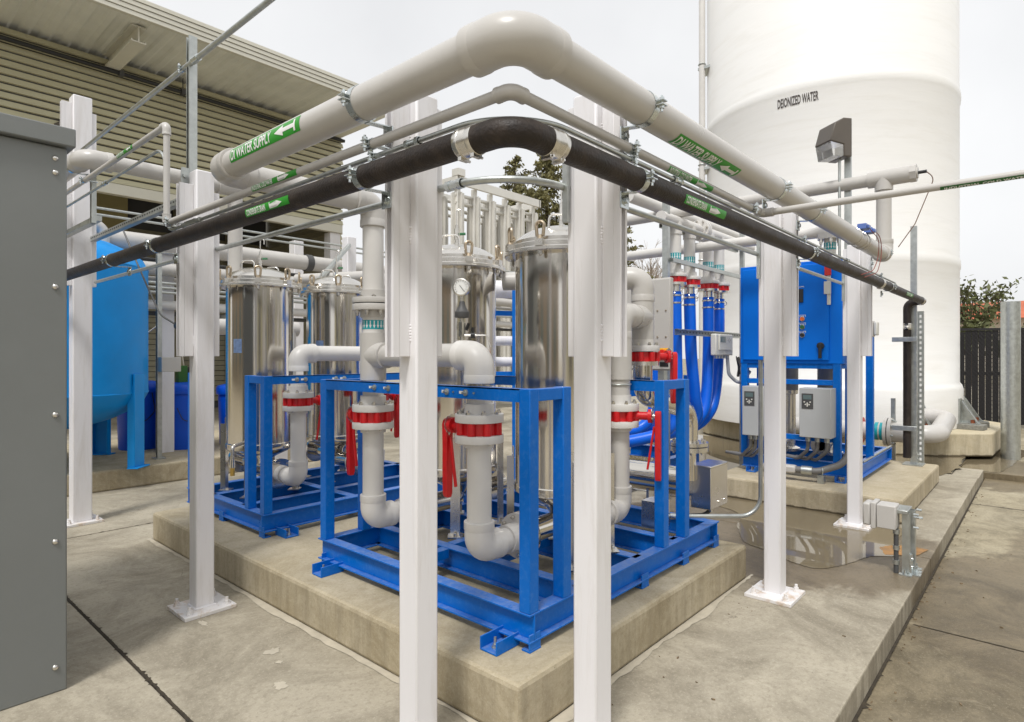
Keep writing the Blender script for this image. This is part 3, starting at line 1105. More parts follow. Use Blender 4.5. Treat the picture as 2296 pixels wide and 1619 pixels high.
# ---- thin conduit over the drain
r = 0.0088
z = 2.206
xl, yr = 1.294, 1.13
cd = thing('thin_conduit', 'thin galvanized conduit lying just above the black drain pipe', 'conduit', (xl, yr, z))
MB().tube(fillet([(xl, 3.70, z), (xl, yr, z), (6.9, yr, z)], .24, 16), r, 16).build('tube', GALV, cd)
MB().tube(fillet([(xl, 3.69, z), (xl, 3.76, z + .02), (xl, 3.80, 2.70), (xl, 9, 2.70)], [.06, .16], 10), r, 14).build('tube', GALV, cd)
for p, q in (((xl, 1.55, z), (xl, 1.62, z)), ((2.25, yr, z), (2.32, yr, z)), ((5.0, yr, z), (5.07, yr, z)), ((xl, 4.9, 2.70), (xl, 4.97, 2.70))):
    m = MB()
    d = (Vector(q) - Vector(p)).normalized()
    m.cyl(p, q, r * 1.35, 16)
    for t in (0.0, .75):
        a = Vector(p).lerp(Vector(q), t)
        m.cyl(a, a + d * .016, r * 1.75, 8)
    m.build('coupling', ZINC, cd)
m = MB()
m.box(xl - .012, xl + .012, 3.35, 3.50, z - .014, z + .014)
m.cyl((xl, 3.30, z), (xl, 3.36, z), r * 1.6, 12)
m.cyl((xl, 3.49, z), (xl, 3.54, z), r * 1.6, 12)
m.build('conduit_body', GALV, cd, bevel=.003)
for a in (1.80,):
    strap(cd, 'Y', a, xl, z, r, LF, .026)
for a in (1.93, 3.95, 6.2):
    strap(cd, 'X', a, yr, z, r, RF, .026)
m = MB()
for k in range(9):
    m.box(xl + .012, xl + .014, 2.25 + k * .09, 2.315 + k * .09, z - .022, z + .02)
m.box(xl + .014, xl + .017, 2.1, 3.3, z - .03, z + .035)

# ---- condensate drain
r = 0.0405
z = 2.125
xl, yr = 1.2515, 1.100
bk = thing('drain_pipe', 'black cast iron drain pipe lettered CONDENSATE DRAIN', 'pipe', (xl, yr, z))
MB().cyl((xl, 9.5, z), (xl, yr + .17, z), r, 36).build('pipe', IRON, bk)
MB().cyl((xl + .17, yr, z), (6.02, yr, z), r, 36).build('pipe', IRON, bk)
MB().cyl((6.05, yr, z), (8.28, yr, z), r, 36).build('pipe', IRON, bk)
MB().tube(fillet([(xl, yr + .168, z), (xl, yr, z), (xl + .168, yr, z)], .13, 18), r * 1.02, 36).build('elbow', IRON, bk)


def coupling(p, axis, parent):
    d = Vector(axis)
    p = Vector(p)
    m = MB()
    m.lathe(p - d * .036, [(r * 1.06, 0), (r * 1.09, .003), (r * 1.09, .018), (r * 1.05, .020)] + [(r * (1.05 + .02 * (k % 2)), .021 + k * .0022) for k in range(14)] + [(r * 1.05, .052), (r * 1.09, .054), (r * 1.09, .069), (r * 1.06, .072)], 40, axis)
    o = m.build('band_coupling', STEELB, parent)
    s = d.cross(Vector((0, 0, 1))) if abs(d.z) < .9 else Vector((0, 1, 0))
    for t in (-.026, .026):
        b = MB()
        c = p + d * t + (Vector((0, 0, -r * 1.13)) if abs(d.z) < .9 else Vector((-r * 1.13, 0, 0)))
        b.obox(c, s * .017, d * .007, Vector((0, 0, .006)))
        b.cyl(c - s * .012 + Vector((0, 0, -.001)), c + s * .026 + Vector((0, 0, -.001)), .0045, 6)
        b.build('screw_housing', STEELB, o)


coupling((xl, yr + .172, z), (0, 1, 0), bk)
coupling((xl + .172, yr, z), (1, 0, 0), bk)
coupling((6.035, yr, z), (1, 0, 0), bk)
coupling((8.26, yr, z), (1, 0, 0), bk)
MB().tube(fillet([(8.28, yr, z), (8.42, yr, z), (8.42, 1.255, z), (8.42, 1.255, .3)], [.08, .09], 10), r * 1.02, 28).build('downpipe', IRON, bk)
coupling((8.42, 1.255, 1.84), (0, 0, 1), bk)
for a in (1.80, 3.79, 4.6):
    strap(bk, 'Y', a, xl, z, r, LF, .03)
for a in (1.92, 3.946, 6.4):
    strap(bk, 'X', a, yr, z, r, RF, .03)
pipe_label(bk, 'Y', 2.62, .37, xl, z, r, R(-12), .0165, 'CONDENSATE DRAIN', .012, .18, .215, .32, True)
pipe_label(bk, 'X', 2.22, .39, yr, z, r, R(-20), .0175, 'CONDENSATE DRAIN', .012, .19, .225, .33, True)
pipe_label(bk, 'X', 7.1, .36, yr, z, r, R(-15), .0165, 'CONDENSATE DRAIN', .012, .18, .21, .31, True)

# ---- tie conduit from post to post
tz = 2.135
tcn = thing('tie_conduit', 'galvanized conduit running from post to post below the black drain', 'conduit', (1.555, 1.38, tz))
MB().tube(fillet([(1.555, 6.2, tz), (1.555, 1.375, tz), (5.99, 1.375, tz)], .28, 18), .0135, 18).build('tube', GALV, tcn)
for p, q in (((1.555, 1.62, tz), (1.555, 1.70, tz)), ((1.555, 3.84, tz), (1.555, 3.92, tz)), ((4.02, 1.375, tz), (4.10, 1.375, tz))):
    m = MB()
    d = (Vector(q) - Vector(p)).normalized()
    m.cyl(p, q, .017, 16)
    for t in (0, .75):
        a = Vector(p).lerp(Vector(q), t)
        m.cyl(a, a + d * .02, .021, 8)
    m.build('coupling', ZINC, tcn)
for bb in ((1.838, 1.858, 1.352, 1.374, 2.0, 2.32), (3.86, 3.884, 1.355, 1.374, 1.98, 2.3), (5.94, 5.963, 1.352, 1.374, 1.98, 2.25)):
    MB().box(*bb).build('strut_plate', GALV, tcn, smooth=0)

# ---- sloping sight line conduit high on the left, tall strut, perforated strut
hc = thing('high_conduit', 'long galvanized conduit crossing the upper left corner of the sky', 'conduit', (1.46, 3.0, 3.26))
MB().cyl((1.46, 8.5, 3.26), (1.46, 1.6, 3.26), .0155, 18).build('tube', GALV, hc)
for y in (3.80, 6.40):
    MB().cyl((1.46, y - .04, 3.26), (1.46, y + .04, 3.26), .02, 16).build('coupling', ZINC, hc)
strap(hc, 'Y', 3.99, 1.46, 3.26, .0155, 1.50, .03)


def channel(p, q, w=.041, d=.041, open_dir=(1, 0, 0), holes=False):
    """lipped C strut between two points"""
    p = Vector(p); q = Vector(q)
    ax = (q - p).normalized()
    o = Vector(open_dir)
    s = ax.cross(o).normalized()
    mid = (p + q) / 2
    h = (q - p) / 2
    m = MB()
    m.obox(mid - o * (d / 2), h, s * w / 2, o * .0013)
    for g in (-1, 1):
        m.obox(mid + s * g * (w / 2), h, s * .0013, o * (d / 2))
        m.obox(mid + s * g * (w / 2 - .005) + o * (d / 2), h, s * .005, o * .0013)
    return m


def slots(p, q, nrm, side, n, w=.007, l=.013, lift=.0022):
    m = MB()
    p = Vector(p); q = Vector(q)
    ax = (q - p).normalized()
    nrm = Vector(nrm)
    for k in range(n):
        c = p.lerp(q, (k + .5) / n) + nrm * lift
        m.obox(c, ax * l, Vector(side) * w, nrm * .0006)
    return m


ts = thing('tall_strut', 'tall galvanized strut bolted to the post behind the thin grey riser', 'strut', (1.475, 3.90, 2.3))
channel((1.475, 3.90, 2.30), (1.475, 3.90, 3.43), .045, .045, (-1, 0, 0)).build('channel', GALV, ts, smooth=0)
m = MB()
m.box(1.40, 1.444, 3.86, 3.865, 2.42, 2.62)
for zz in (2.47, 2.57):
    m.cyl((1.42, 3.86, zz), (1.42, 3.845, zz), .014, 6)
m.build('splice_plate', GALV, ts)
ps = thing('perforated_strut', 'perforated galvanized strut sloping past the blue vessel to the thin riser', 'strut', (1.6, 5.3, 2.55))
channel((1.60, 6.45, 2.545), (1.60, 4.0, 2.545), .041, .041, (1, 0, 0)).build('channel', GALV, ps, smooth=0)
stuff(slots((1.58, 6.45, 2.548), (1.58, 4.0, 2.548), (-1, 0, 0), (0, 0, 1), 48, .006, .012).build('slots', BLACK, ps, smooth=0))
hs_ = thing('hanger_strut', 'short galvanized strut holding two thin pipes in front of the tall white post', 'strut', (1.34, 5.4, 2.5))
channel((1.345, 5.42, 2.50), (1.345, 5.42, 2.98), .041, .03, (-1, 0, 0)).build('channel', GALV, hs_, smooth=0)
MB().box(1.35, 1.40, 5.41, 6.47, 2.52, 2.56).build('bracket_arm', GALV, hs_, bevel=.003)

# second grey header behind the cabinet
r = .0585
rp = thing('return_pipe', 'thick grey pipe with an elbow in front of the tall white post', 'pipe', (1.246, 5.23, 2.93))
z = 2.93
MB().cyl((1.246, 8.4, z), (1.246, 5.33, z), r, 32).build('pipe', PVC, rp)
MB().cyl((1.346, 5.23, z), (2.35, 5.23, z), r, 32).build('pipe', PVC, rp)
elbow(MB(), (1.246, 5.23, z), (0, -1, 0), (1, 0, 0), r, .17, 1.2).build('elbow', PVC, rp)
MB().cyl((2.18, 5.23, z), (2.40, 5.23, z), r * 1.2, 32).build('coupling', PVC, rp)
MB().cyl((2.33, 5.23, z), (2.33, 5.23, 2.2), r, 28).build('drop', PVC, rp)
strap(rp, 'Y', 5.50, 1.246, z, r, 1.33)

# ================================================================ FILTER SKIDS
def ibeam(p, q, w=.07, z0=.262, z1=.388):
    """rolled section lying along p-q (xy), flanges top and bottom"""
    p = Vector((*p, 0)); q = Vector((*q, 0))
    ax = (q - p)
    s = Vector((-ax.y, ax.x, 0)).normalized()
    mid = (p + q) / 2
    h = ax / 2
    m = MB()
    t = .009
    m.obox(mid + Vector((0, 0, z1 - t / 2)), h, s * w / 2, Vector((0, 0, t / 2)))
    m.obox(mid + Vector((0, 0, z0 + t / 2)), h, s * w / 2, Vector((0, 0, t / 2)))
    m.obox(mid + Vector((0, 0, (z0 + z1) / 2)), h, s * .004, Vector((0, 0, (z1 - z0) / 2 - t)))
    return m


def foot(x, y, d, par, z0=.225):
    """short anchor channel, open upwards, sticking out along d"""
    d = Vector((*d, 0)); s = Vector((-d.y, d.x, 0))
    c = Vector((x, y, 0))
    m = MB()
    m.obox(c + Vector((0, 0, z0 + .005)), d * .075, s * .05, Vector((0, 0, .004)))
    for g in (-1, 1):
        m.obox(c + s * g * .0465 + Vector((0, 0, z0 + .034)), d * .075, s * .0035, Vector((0, 0, .026)))
    o = m.build('anchor_foot', BLUE, par, bevel=.002)
    b = MB()
    q = c + d * .03
    b.cyl((q.x, q.y, z0 + .008), (q.x, q.y, z0 + .014), .017, 14)
    b.cyl((q.x, q.y, z0 + .012), (q.x, q.y, z0 + .026), .012, 6)
    b.cyl((q.x, q.y, z0 + .02), (q.x, q.y, z0 + .055), .0065, 10)
    b.build('anchor_bolt', GALV, o)
    return o


def post_tube(x, y, z0, z1, par, s=.062):
    return MB().box(x, x + s, y, y + s, z0, z1).build('frame_post', BLUE, par, bevel=.004)


def rail_slots(p, q, nrm, z, par):
    m = MB()
    p = Vector(p); q = Vector(q)
    ax = (q - p).normalized()
    nrm = Vector(nrm)
    for t in (.30, .385, .69, .77):
        c = p.lerp(q, t)
        c.z = z
        m.obox(c + nrm * .0006, ax * .022, Vector((0, 0, .0065)), nrm * .0008)
    stuff(m.build('slot_holes', WHITEL, par, smooth=0))
    b = MB()
    for t in (.32, .40, .70, .785):
        c = p.lerp(q, t)
        c.z = z
        b.cyl(c, c + nrm * .006, .016, 12)
        b.cyl(c + nrm * .004, c + nrm * .013, .011, 6)
        b.cyl(c + nrm * .01, c + nrm * .025, .006, 8)
    stuff(b.build('rail_bolts', GALV, par))


# ---- near skid
sa = thing('filter_skid', 'near blue steel skid frame with tall corner posts on the concrete pad', 'skid frame', (2.9, 2.4, .225), 'blue filter skids')
ZB, ZT = .388, 1.355
for i, (p, q) in enumerate((((2.028, 1.662), (2.028, 3.345)), ((2.42, 1.70), (2.42, 3.31)), ((2.98, 1.70), (2.98, 3.31)), ((3.42, 1.70), (3.42, 3.31)), ((3.945, 1.662), (3.945, 3.345)))):
    ibeam(p, q).build('base_beam', BLUEW if i < 2 else BLUE, sa, bevel=.002)
for y in (1.697, 3.31):
    ibeam((2.066, y), (3.908, y)).build('base_beam', BLUE, sa, bevel=.002)
for x0, x1, y in ((2.46, 2.94, 2.32), (2.46, 2.94, 2.66), (2.06, 2.38, 2.62), (3.02, 3.38, 2.2)):
    MB().box(x0, x1, y - .03, y + .03, .335, .3875).build('cross_member', BLUE, sa, bevel=.002)
# corner web ends standing on the pad
for (x, y) in ((1.994, 1.664), (1.994, 3.30), (3.90, 1.664), (3.45, 1.664), (2.95, 1.664)):
    m = MB()
    m.box(x, x + .075, y, y + .006, .234, .30)
    m.box(x, x + .075, y - .002, y + .045, .2255, .2335)
    m.build('foot_plate', BLUE, sa, bevel=.001)
foot(1.955, 1.80, (-1, 0), sa)
foot(1.955, 3.17, (-1, 0), sa)
post_tube(1.996, 1.664, ZB, ZT, sa)
post_tube(2.235, 1.664, ZB, ZT, sa)
post_tube(1.996, 3.262, ZB, ZT, sa)
post_tube(2.262, 3.262, ZB, ZT, sa)
post_tube(3.200, 1.664, ZB, ZT, sa)
post_tube(3.470, 1.664, ZB, ZT, sa)
post_tube(3.200, 3.262, ZB, ZT, sa)
m = MB()
m.box(1.997, 2.003, 1.726, 3.262, 1.296, 1.354)
m.box(1.997, 2.060, 1.726, 3.262, 1.348, 1.354)
m.build('top_rail', BLUE, sa)
rail_slots((1.997, 3.262, 1.325), (1.997, 1.726, 1.325), (-1, 0, 0), 1.325, sa)
MB().box(2.058, 2.235, 1.668, 1.722, 1.30, 1.353).build('top_rail', BLUE, sa, bevel=.003)
MB().box(2.058, 2.262, 3.266, 3.320, 1.30, 1.353).build('top_rail', BLUE, sa, bevel=.003)
MB().box(3.262, 3.470, 1.668, 1.722, 1.30, 1.353).build('top_rail', BLUE, sa, bevel=.003)
m = MB()
m.box(3.203, 3.209, 1.726, 3.262, 1.290, 1.353)
m.box(3.203, 3.262, 1.726, 3.262, 1.347, 1.353)
m.build('top_rail', BLUE, sa)

# ---- far skid
sb_ = thing('filter_skid', 'far blue steel skid frame behind the near one, beside the left white post', 'skid frame', (2.9, 4.8, .225), 'blue filter skids')
for i, (p, q) in enumerate((((2.022, 4.127), (3.95, 4.127)), ((2.06, 4.50), (3.95, 4.50)), ((2.06, 5.03), (3.95, 5.03)), ((2.022, 5.42), (3.95, 5.42)))):
    ibeam(p, q).build('base_beam', BLUEW if i == 0 else BLUE, sb_, bevel=.002)
for x in (2.057, 3.91, 2.78):
    ibeam((x, 4.163), (x, 5.384)).build('base_beam', BLUE, sb_, bevel=.002)
for (x, y) in ((2.024, 4.094), (2.024, 4.75), (3.0, 4.094)):
    m = MB()
    m.box(x, x + .006, y, y + .075, .234, .30)
    m.box(x - .002, x + .05, y, y + .075, .2255, .2335)
    m.build('foot_plate', BLUE, sb_, bevel=.001)
foot(2.17, 4.05, (0, -1), sb_)
foot(3.5, 4.05, (0, -1), sb_)
post_tube(2.026, 4.096, ZB, ZT, sb_)
post_tube(2.026, 4.335, ZB, ZT, sb_)
post_tube(3.30, 4.096, ZB, ZT, sb_)
post_tube(2.026, 5.38, ZB, ZT, sb_)
m = MB()
m.box(2.088, 3.30, 4.099, 4.105, 1.296, 1.354)
m.box(2.088, 3.30, 4.099, 4.162, 1.348, 1.354)
m.build('top_rail', BLUE, sb_)
rail_slots((2.0, 4.099, 1.325), (2.85, 4.099, 1.325), (0, -1, 0), 1.325, sb_)
MB().box(2.030, 2.084, 4.158, 4.335, 1.30, 1.353).build('top_rail', BLUE, sb_, bevel=.003)


# ---- stainless housings
def housing(x, y, out, label):
    o = thing('filter_housing', label, 'filter housing', (x, y, .39), 'stainless filter housings')
    rb = .26
    m = MB()
    m.lathe((x, y, 0), [(rb + .004, .745), (rb + .006, .75), (rb + .006, .79), (rb, .795), (rb, 2.052)], 64, caps=False)
    m.build('shell', STEEL, o)
    m = MB()
    m.lathe((x, y, 0), [(.055, .60), (.10, .655), (.17, .69), (.235, .72), (rb + .004, .746)], 48, caps=False)
    m.build('bottom_dish', STEEL, o)
    m = MB()
    m.lathe((x, y, 0), [(rb - .01, 2.048), (.318, 2.048), (.322, 2.052), (.322, 2.068), (.318, 2.072), (.30, 2.0725), (.30, 2.10), (.296, 2.104), (.272, 2.104), (.272, 2.128), (.268, 2.132)], 64, caps=False)
    m.build('closure_flange', STEELB, o)
    m = MB()
    m.lathe((x, y, 0), [(.268, 2.132), (.25, 2.150), (.22, 2.172), (.17, 2.196), (.11, 2.213), (.05, 2.222), (.002, 2.224)], 64, caps=False)
    lid = m.build('domed_lid', STEELB, o)
    for g in (0.6, 0.6 + math.pi):
        cx, cy = x + .19 * math.cos(g), y + .19 * math.sin(g)
        tx, ty = -math.sin(g), math.cos(g)
        MB().tube(fillet([(cx - tx * .06, cy - ty * .06, 2.18), (cx - tx * .055, cy - ty * .055, 2.255), (cx + tx * .055, cy + ty * .055, 2.255), (cx + tx * .06, cy + ty * .06, 2.18)], .03, 6), .0065, 10).build('lid_handle', STEELB, lid)
    # swing bolts with eye nuts
    for k in range(8):
        an = 2 * math.pi * (k + .35) / 8
        cx, cy = x + .305 * math.cos(an), y + .305 * math.sin(an)
        d = Vector((math.cos(an), math.sin(an), 0))
        s = Vector((-d.y, d.x, 0))
        m = MB()
        m.obox((cx - d.x * .01, cy - d.y * .01, 2.088), d * .032, s * .022, Vector((0, 0, .018)))
        m.cyl((cx, cy, 2.02), (cx, cy, 2.13), .008, 10)
        m.cyl((cx, cy, 2.026), (cx, cy, 2.046), .014, 6)
        cl = m.build('swing_clamp', STEELB, o)
        m = MB()
        m.cyl((cx, cy, 2.106), (cx, cy, 2.126), .019, 10, .015)
        pts = fillet([(cx - s.x * .017, cy - s.y * .017, 2.122), (cx - s.x * .024, cy - s.y * .024, 2.197), (cx + s.x * .024, cy + s.y * .024, 2.197), (cx + s.x * .017, cy + s.y * .017, 2.122)], .02, 7)
        m.tube(pts, .009, 10)
        m.build('eye_nut', BRASS, cl)
    # vent on the lid
    m = MB()
    m.cyl((x, y, 2.22), (x, y, 2.24), .016, 10)
    m.cyl((x, y, 2.24), (x, y, 2.262), .012, 6)
    m.cyl((x, y, 2.262), (x, y, 2.335), .0145, 8)
    m.cyl((x, y, 2.335), (x, y, 2.36), .010, 6)
    m.tube(fillet([(x, y, 2.355), (x, y, 2.46), (x + .02, y - .025, 2.46), (x + .02, y - .025, 2.42)], .013, 6), .004, 8)
    vt = m.build('vent_valve', STEELB, lid)
    MB().cyl((x + .014, y - .014, 2.30), (x + .042, y - .042, 2.302), .009, 10).build('vent_knob', GREENB, lid)
    # legs
    for k in range(4):
        an = math.pi / 4 + k * math.pi / 2
        cx, cy = x + (rb + .008) * math.cos(an), y + (rb + .008) * math.sin(an)
        d = Vector((math.cos(an), math.sin(an), 0)); s = Vector((-d.y, d.x, 0))
        m = MB()
        m.obox((cx + d.x * .004, cy + d.y * .004, .69), d * .003, s * .03, Vector((0, 0, .30)))
        m.obox((cx + d.x * .022 + s.x * .027, cy + d.y * .022 + s.y * .027, .665), d * .02, s * .003, Vector((0, 0, .275)))
        m.obox((cx + d.x * .012, cy + d.y * .012, .3925), d * .045, s * .045, Vector((0, 0, .004)))
        m.cyl((cx + d.x * .03, cy + d.y * .03, .396), (cx + d.x * .03, cy + d.y * .03, .412), .01, 6)
        m.build('leg', STEELB, o)
    # outlet bend and flange, heading towards the drop pipe
    d = Vector((*out, 0))
    c = Vector((x, y, 0))
    m = MB()
    m.tube(fillet([c + Vector((0, 0, .64)), c + Vector((0, 0, .565)), c + d * .33 + Vector((0, 0, .565))], .14, 14), .062, 28)
    m.cyl(c + d * .33 + Vector((0, 0, .565)), c + d * .352 + Vector((0, 0, .565)), .118, 36)
    m.build('outlet_bend', STEEL, o)
    # blank side nozzle at the back
    e = -d
    MB().cyl(c + e * .15 + Vector((0, 0, .60)), c + e * .34 + Vector((0, 0, .60)), .05, 20).build('side_nozzle', STEEL, o)
    MB().cyl(c + e * .34 + Vector((0, 0, .60)), c + e * .375 + Vector((0, 0, .60)), .11, 28).build('blind_flange', STEEL, o)
    return o


h1 = housing(2.76, 2.07, (-1, 0), 'polished steel filter housing partly behind the right large white post')
h2 = housing(2.76, 2.93, (-1, 0), 'polished steel filter housing with the pressure gauge between the two large posts')
h3 = housing(2.39, 4.90, (0, -1), 'leftmost polished steel filter housing beside the left white post')
h4 = housing(3.107, 4.90, (0, -1), 'polished steel filter housing between the leftmost one and the tall drop pipe')
# name plates
for (x, y, o) in ((2.39, 4.90, h3), (3.107, 4.90, h4)):
    m = MB()
    vs = []
    for i in range(7):
        an = R(196) + R(17) * i / 6
        for zz in (1.52, 1.63):
            vs.append((x + .2615 * math.cos(an), y + .2615 * math.sin(an), zz))
    m.add(vs, [(2 * i, 2 * i + 1, 2 * i + 3, 2 * i + 2) for i in range(6)])
    m.build('name_plate', mat('blue_grey_plate', (0.16, 0.24, 0.42), 0.35, var=.3, scale=40), o)
# drain cock on the leftmost housing
m = MB()
m.tube(fillet([(2.19, 4.72, .82), (2.02, 4.58, .82), (2.02, 4.58, .70)], .03, 6), .014, 14)
m.cyl((2.02, 4.58, .72), (2.02, 4.58, .66), .02, 12)
dk = m.build('drain_cock', STEELB, h3)
MB().cyl((2.02, 4.58, .66), (2.02, 4.58, .60), .017, 8).build('brass_nipple', BRASSV, dk)


# ---- plastic drop pipes with butterfly valves
def flange(x, y, z0, z1, r, rf=2.0, hub=None):
    m = MB()
    m.lathe((x, y, 0), [(r, z0), (r * rf * .99, z0), (r * rf, z0 + .003), (r * rf, z1 - .003), (r * rf * .99, z1), (r, z1)], 44, caps=False)
    return m


def valve(par, x, y, z0, z1, r, stem, hz=.37, lever=True):
    """lugged butterfly valve: red body between flanges, stem along `stem`, drop handle"""
    o = MB()
    o.cyl((x, y, z0), (x, y, z1), r * 1.5, 36)
    for k in range(8):
        an = 2 * math.pi * (k + .5) / 8
        p = (x + r * 1.60 * math.cos(an), y + r * 1.60 * math.sin(an))
        o.cyl((*p, z0 + .0015), (*p, z1 - .0015), r * .33, 14)
    zc = (z0 + z1) / 2
    d = Vector((*stem, 0)).normalized()
    c = Vector((x, y, zc))
    o.cyl(c + d * r * 1.4, c + d * (r * 3.1), .024, 16)
    o.cyl(c + d * r * 2.85, c + d * (r * 3.2), .040, 18)
    vb = o.build('butterfly_valve', RED, par)
    a = c + d * (r * 3.2)
    s = Vector((-d.y, d.x, 0))
    m = MB()
    pts = [a + s * .02 + Vector((0, 0, -.05))]
    for k in range(17):
        an = -R(60) + R(205) * k / 16
        q = .052 if k % 2 else .048
        pts.append(a + s * (q * math.cos(an)) + Vector((0, 0, q * math.sin(an) + .004)))
    m.extr(pts, d * .004)
    m.cyl(a, a + d * .02, .012, 12)
    for an in (.3, 1.9, 3.6):
        p = a + s * (.026 * math.cos(an)) + Vector((0, 0, .026 * math.sin(an)))
        m.cyl(p, p + d * .01, .006, 6)
    m.build('notch_plate', STEELB, vb)
    h = a + d * .018
    m = MB()
    prof = [(-.020, .02), (-.025, 0), (-.022, -.12), (-.023, -hz * .6), (-.020, -hz + .02), (-.012, -hz), (.012, -hz), (.020, -hz + .02), (.023, -hz * .6), (.022, -.12), (.025, 0), (.020, .02), (.008, .03), (-.008, .03)]
    m.extr([h + s * u + Vector((0, 0, v)) for u, v in prof], d * .032)
    m.cyl(h + d * .02 + Vector((0, 0, 0)), h + d * .03, .009, 10)
    m.build('drop_handle', RED, vb, bevel=.003)
    if lever:
        m = MB()
        p0 = h - d * .006 + Vector((0, 0, -.06))
        p1 = h - d * .045 + Vector((0, 0, -hz + .06))
        m.bar(p0, p1, .014, .012, d)
        m.build('squeeze_lever', RED, vb, bevel=.002)
    return vb


def drop(name, label, x, y, out, stem, top, upper=True, group='valved drop pipes to the filters', r=.0600):
    o = thing(name, label, 'pipe', (x, y, .50), group)
    d = Vector((*out, 0))
    MB().cyl((x, y, .66), (x, y, 1.09), r, 36).build('pipe', PVCL, o)
    MB().cyl((x, y, 1.21), (x, y, top - .09), r, 36).build('pipe', PVCL, o)
    elbow(MB(), (x, y, .565), (0, 0, -1), (out[0], out[1], 0), r, .135, 1.2).build('elbow', PVCL, o)
    m = MB()
    c = Vector((x, y, .565))
    m.cyl(c + d * .12, c + d * .30, r, 30)
    m.cyl(c + d * .19, c + d * .29, r * 1.18, 30)
    m.cyl(c + d * .275, c + d * .302, r * 1.95, 36)
    m.build('stub_flange', PVCL, o)
    b = MB()
    bolts(b, c + d * .275, -d, r * 1.6, 8, .011, .022)
    stuff(b.build('flange_bolts', STEELB, o))
    m = flange(x, y, 1.180, 1.219, r, 1.97)
    m.cyl((x, y, 1.21), (x, y, 1.268), r * 1.22, 36)
    m.build('upper_flange', PVCL, o, bevel=0)
    m = flange(x, y, 1.082, 1.119, r, 1.97)
    m.cyl((x, y, 1.058), (x, y, 1.10), r * 1.2, 36)
    m.build('lower_flange', PVCL, o)
    b = MB()
    bolts(b, (x, y, 1.219), (0, 0, 1), r * 1.62, 8, .012, .020)
    bolts(b, (x, y, 1.089), (0, 0, -1), r * 1.62, 8, .011, .014)
    stuff(b.build('flange_bolts', STEELB, o))
    valve(o, x, y, 1.119, 1.180, r, stem)
    return o


# A2: tall drop with the header tee; A1: elbow end of the header
a2 = drop('drop_pipe', 'tall grey drop pipe with bolted flange and teal arrow band', 2.10, 2.93, (1, 0), (0, 1), 2.374)
r = .06
elbow(MB(), (2.10, 2.93, 2.374), (1, 0, 0), (0, 0, -1), r, .135, 1.2).build('elbow', PVC, a2)
m = flange(2.10, 2.93, 1.80, 1.831, r, 1.97)
m.cyl((2.10, 2.93, 1.82), (2.10, 2.93, 1.874), r * 1.23, 36)
m.build('pipe_flange', PVC, a2)
m = flange(2.10, 2.93, 1.759, 1.794, r, 1.97)
m.cyl((2.10, 2.93, 1.72), (2.10, 2.93, 1.77), r * 1.23, 36)
m.build('pipe_flange', PVC, a2)
MB().cyl((2.10, 2.93, 1.792), (2.10, 2.93, 1.802), r * 1.9, 36).build('gasket', BLACK, a2)
b = MB()
bolts(b, (2.10, 2.93, 1.759), (0, 0, -1), r * 1.62, 8, .014, .03)
bolts(b, (2.10, 2.93, 1.831), (0, 0, 1), r * 1.62, 8, .013, .012)
stuff(b.build('flange_bolts', STEELB, a2))
flow_band(a2, 2.10, 2.93, 1.676, .052, r, 18)
m = MB()
m.cyl((2.10, 2.93, 1.358), (2.10, 2.93, 1.629), r * 1.23, 36)
m.cyl((2.10, 2.93, 1.5), (2.10, 2.80, 1.5), r * 1.22, 36)
m.build('tee', PVC, a2)
MB().cyl((2.10, 2.85, 1.5), (2.10, 2.17, 1.5), r, 36).build('header', PVC, a2)
a1 = drop('drop_pipe', 'grey drop pipe with a red valve between the two large white posts', 2.10, 2.07, (1, 0), (0, 1), 1.44)
elbow(MB(), (2.10, 2.07, 1.5), (0, -1, 0), (0, 0, -1), r, .135, 1.22).build('elbow', PVCL, a1)
MB().tube(fillet([(1.99, 2.0, 1.325), (2.10, 2.0, 1.325), (2.17, 2.07, 1.325), (2.10, 2.14, 1.325), (1.99, 2.14, 1.325)], .05, 6), .005, 8).build('u_bolt', GALV, a1)
b1 = drop('drop_pipe', 'grey drop pipe with a red valve beside the leftmost filter housing', 2.39, 4.29, (0, 1), (1, 0), 1.44, r=.057)
elbow(MB(), (2.39, 4.29, 1.515), (-1, 0, 0), (0, 0, -1), r, .135, 1.22).build('elbow', PVCL, b1)
MB().cyl((2.49, 4.29, 1.515), (3.107, 4.29, 1.515), r, 36).build('header', PVCL, b1)
b2 = drop('drop_pipe', 'grey drop pipe mostly hidden behind the tall flanged drop pipe', 3.107, 4.29, (0, 1), (1, 0), 1.9, r=.057)
MB().cyl((3.107, 4.29, 1.37), (3.107, 4.29, 1.64), r * 1.22, 36).build('tee', PVCL, b2)
# pressure gauge on the header elbow
pg = thing('pressure_gauge', 'round pressure gauge on a black seal standing on the grey pipe elbow', 'gauge', (2.10, 2.17, 1.565))
gx, gy = 2.10, 2.19
m = MB()
m.cyl((gx, gy, 1.55), (gx, gy, 1.60), .010, 10)
m.box(gx - .012, gx + .012, gy - .012, gy + .012, 1.595, 1.665)
m.cyl((gx, gy, 1.66), (gx, gy, 1.69), .009, 8)
m.cyl((gx, gy, 1.765), (gx, gy, 1.80), .010, 8)
m.cyl((gx, gy, 1.60), (gx + .05, gy - .05, 1.60), .007, 8)
m.build('brass_stem', STEELB, pg)
m = MB()
m.lathe((gx, gy, 0), [(.010, 1.685), (.034, 1.688), (.036, 1.692), (.036, 1.716), (.030, 1.722), (.018, 1.745), (.013, 1.768), (.008, 1.770)], 28)
m.build('diaphragm_seal', DARK, pg)
gd = Vector((-.80, -.42, 0)).normalized()
gc = Vector((gx, gy, 1.838))
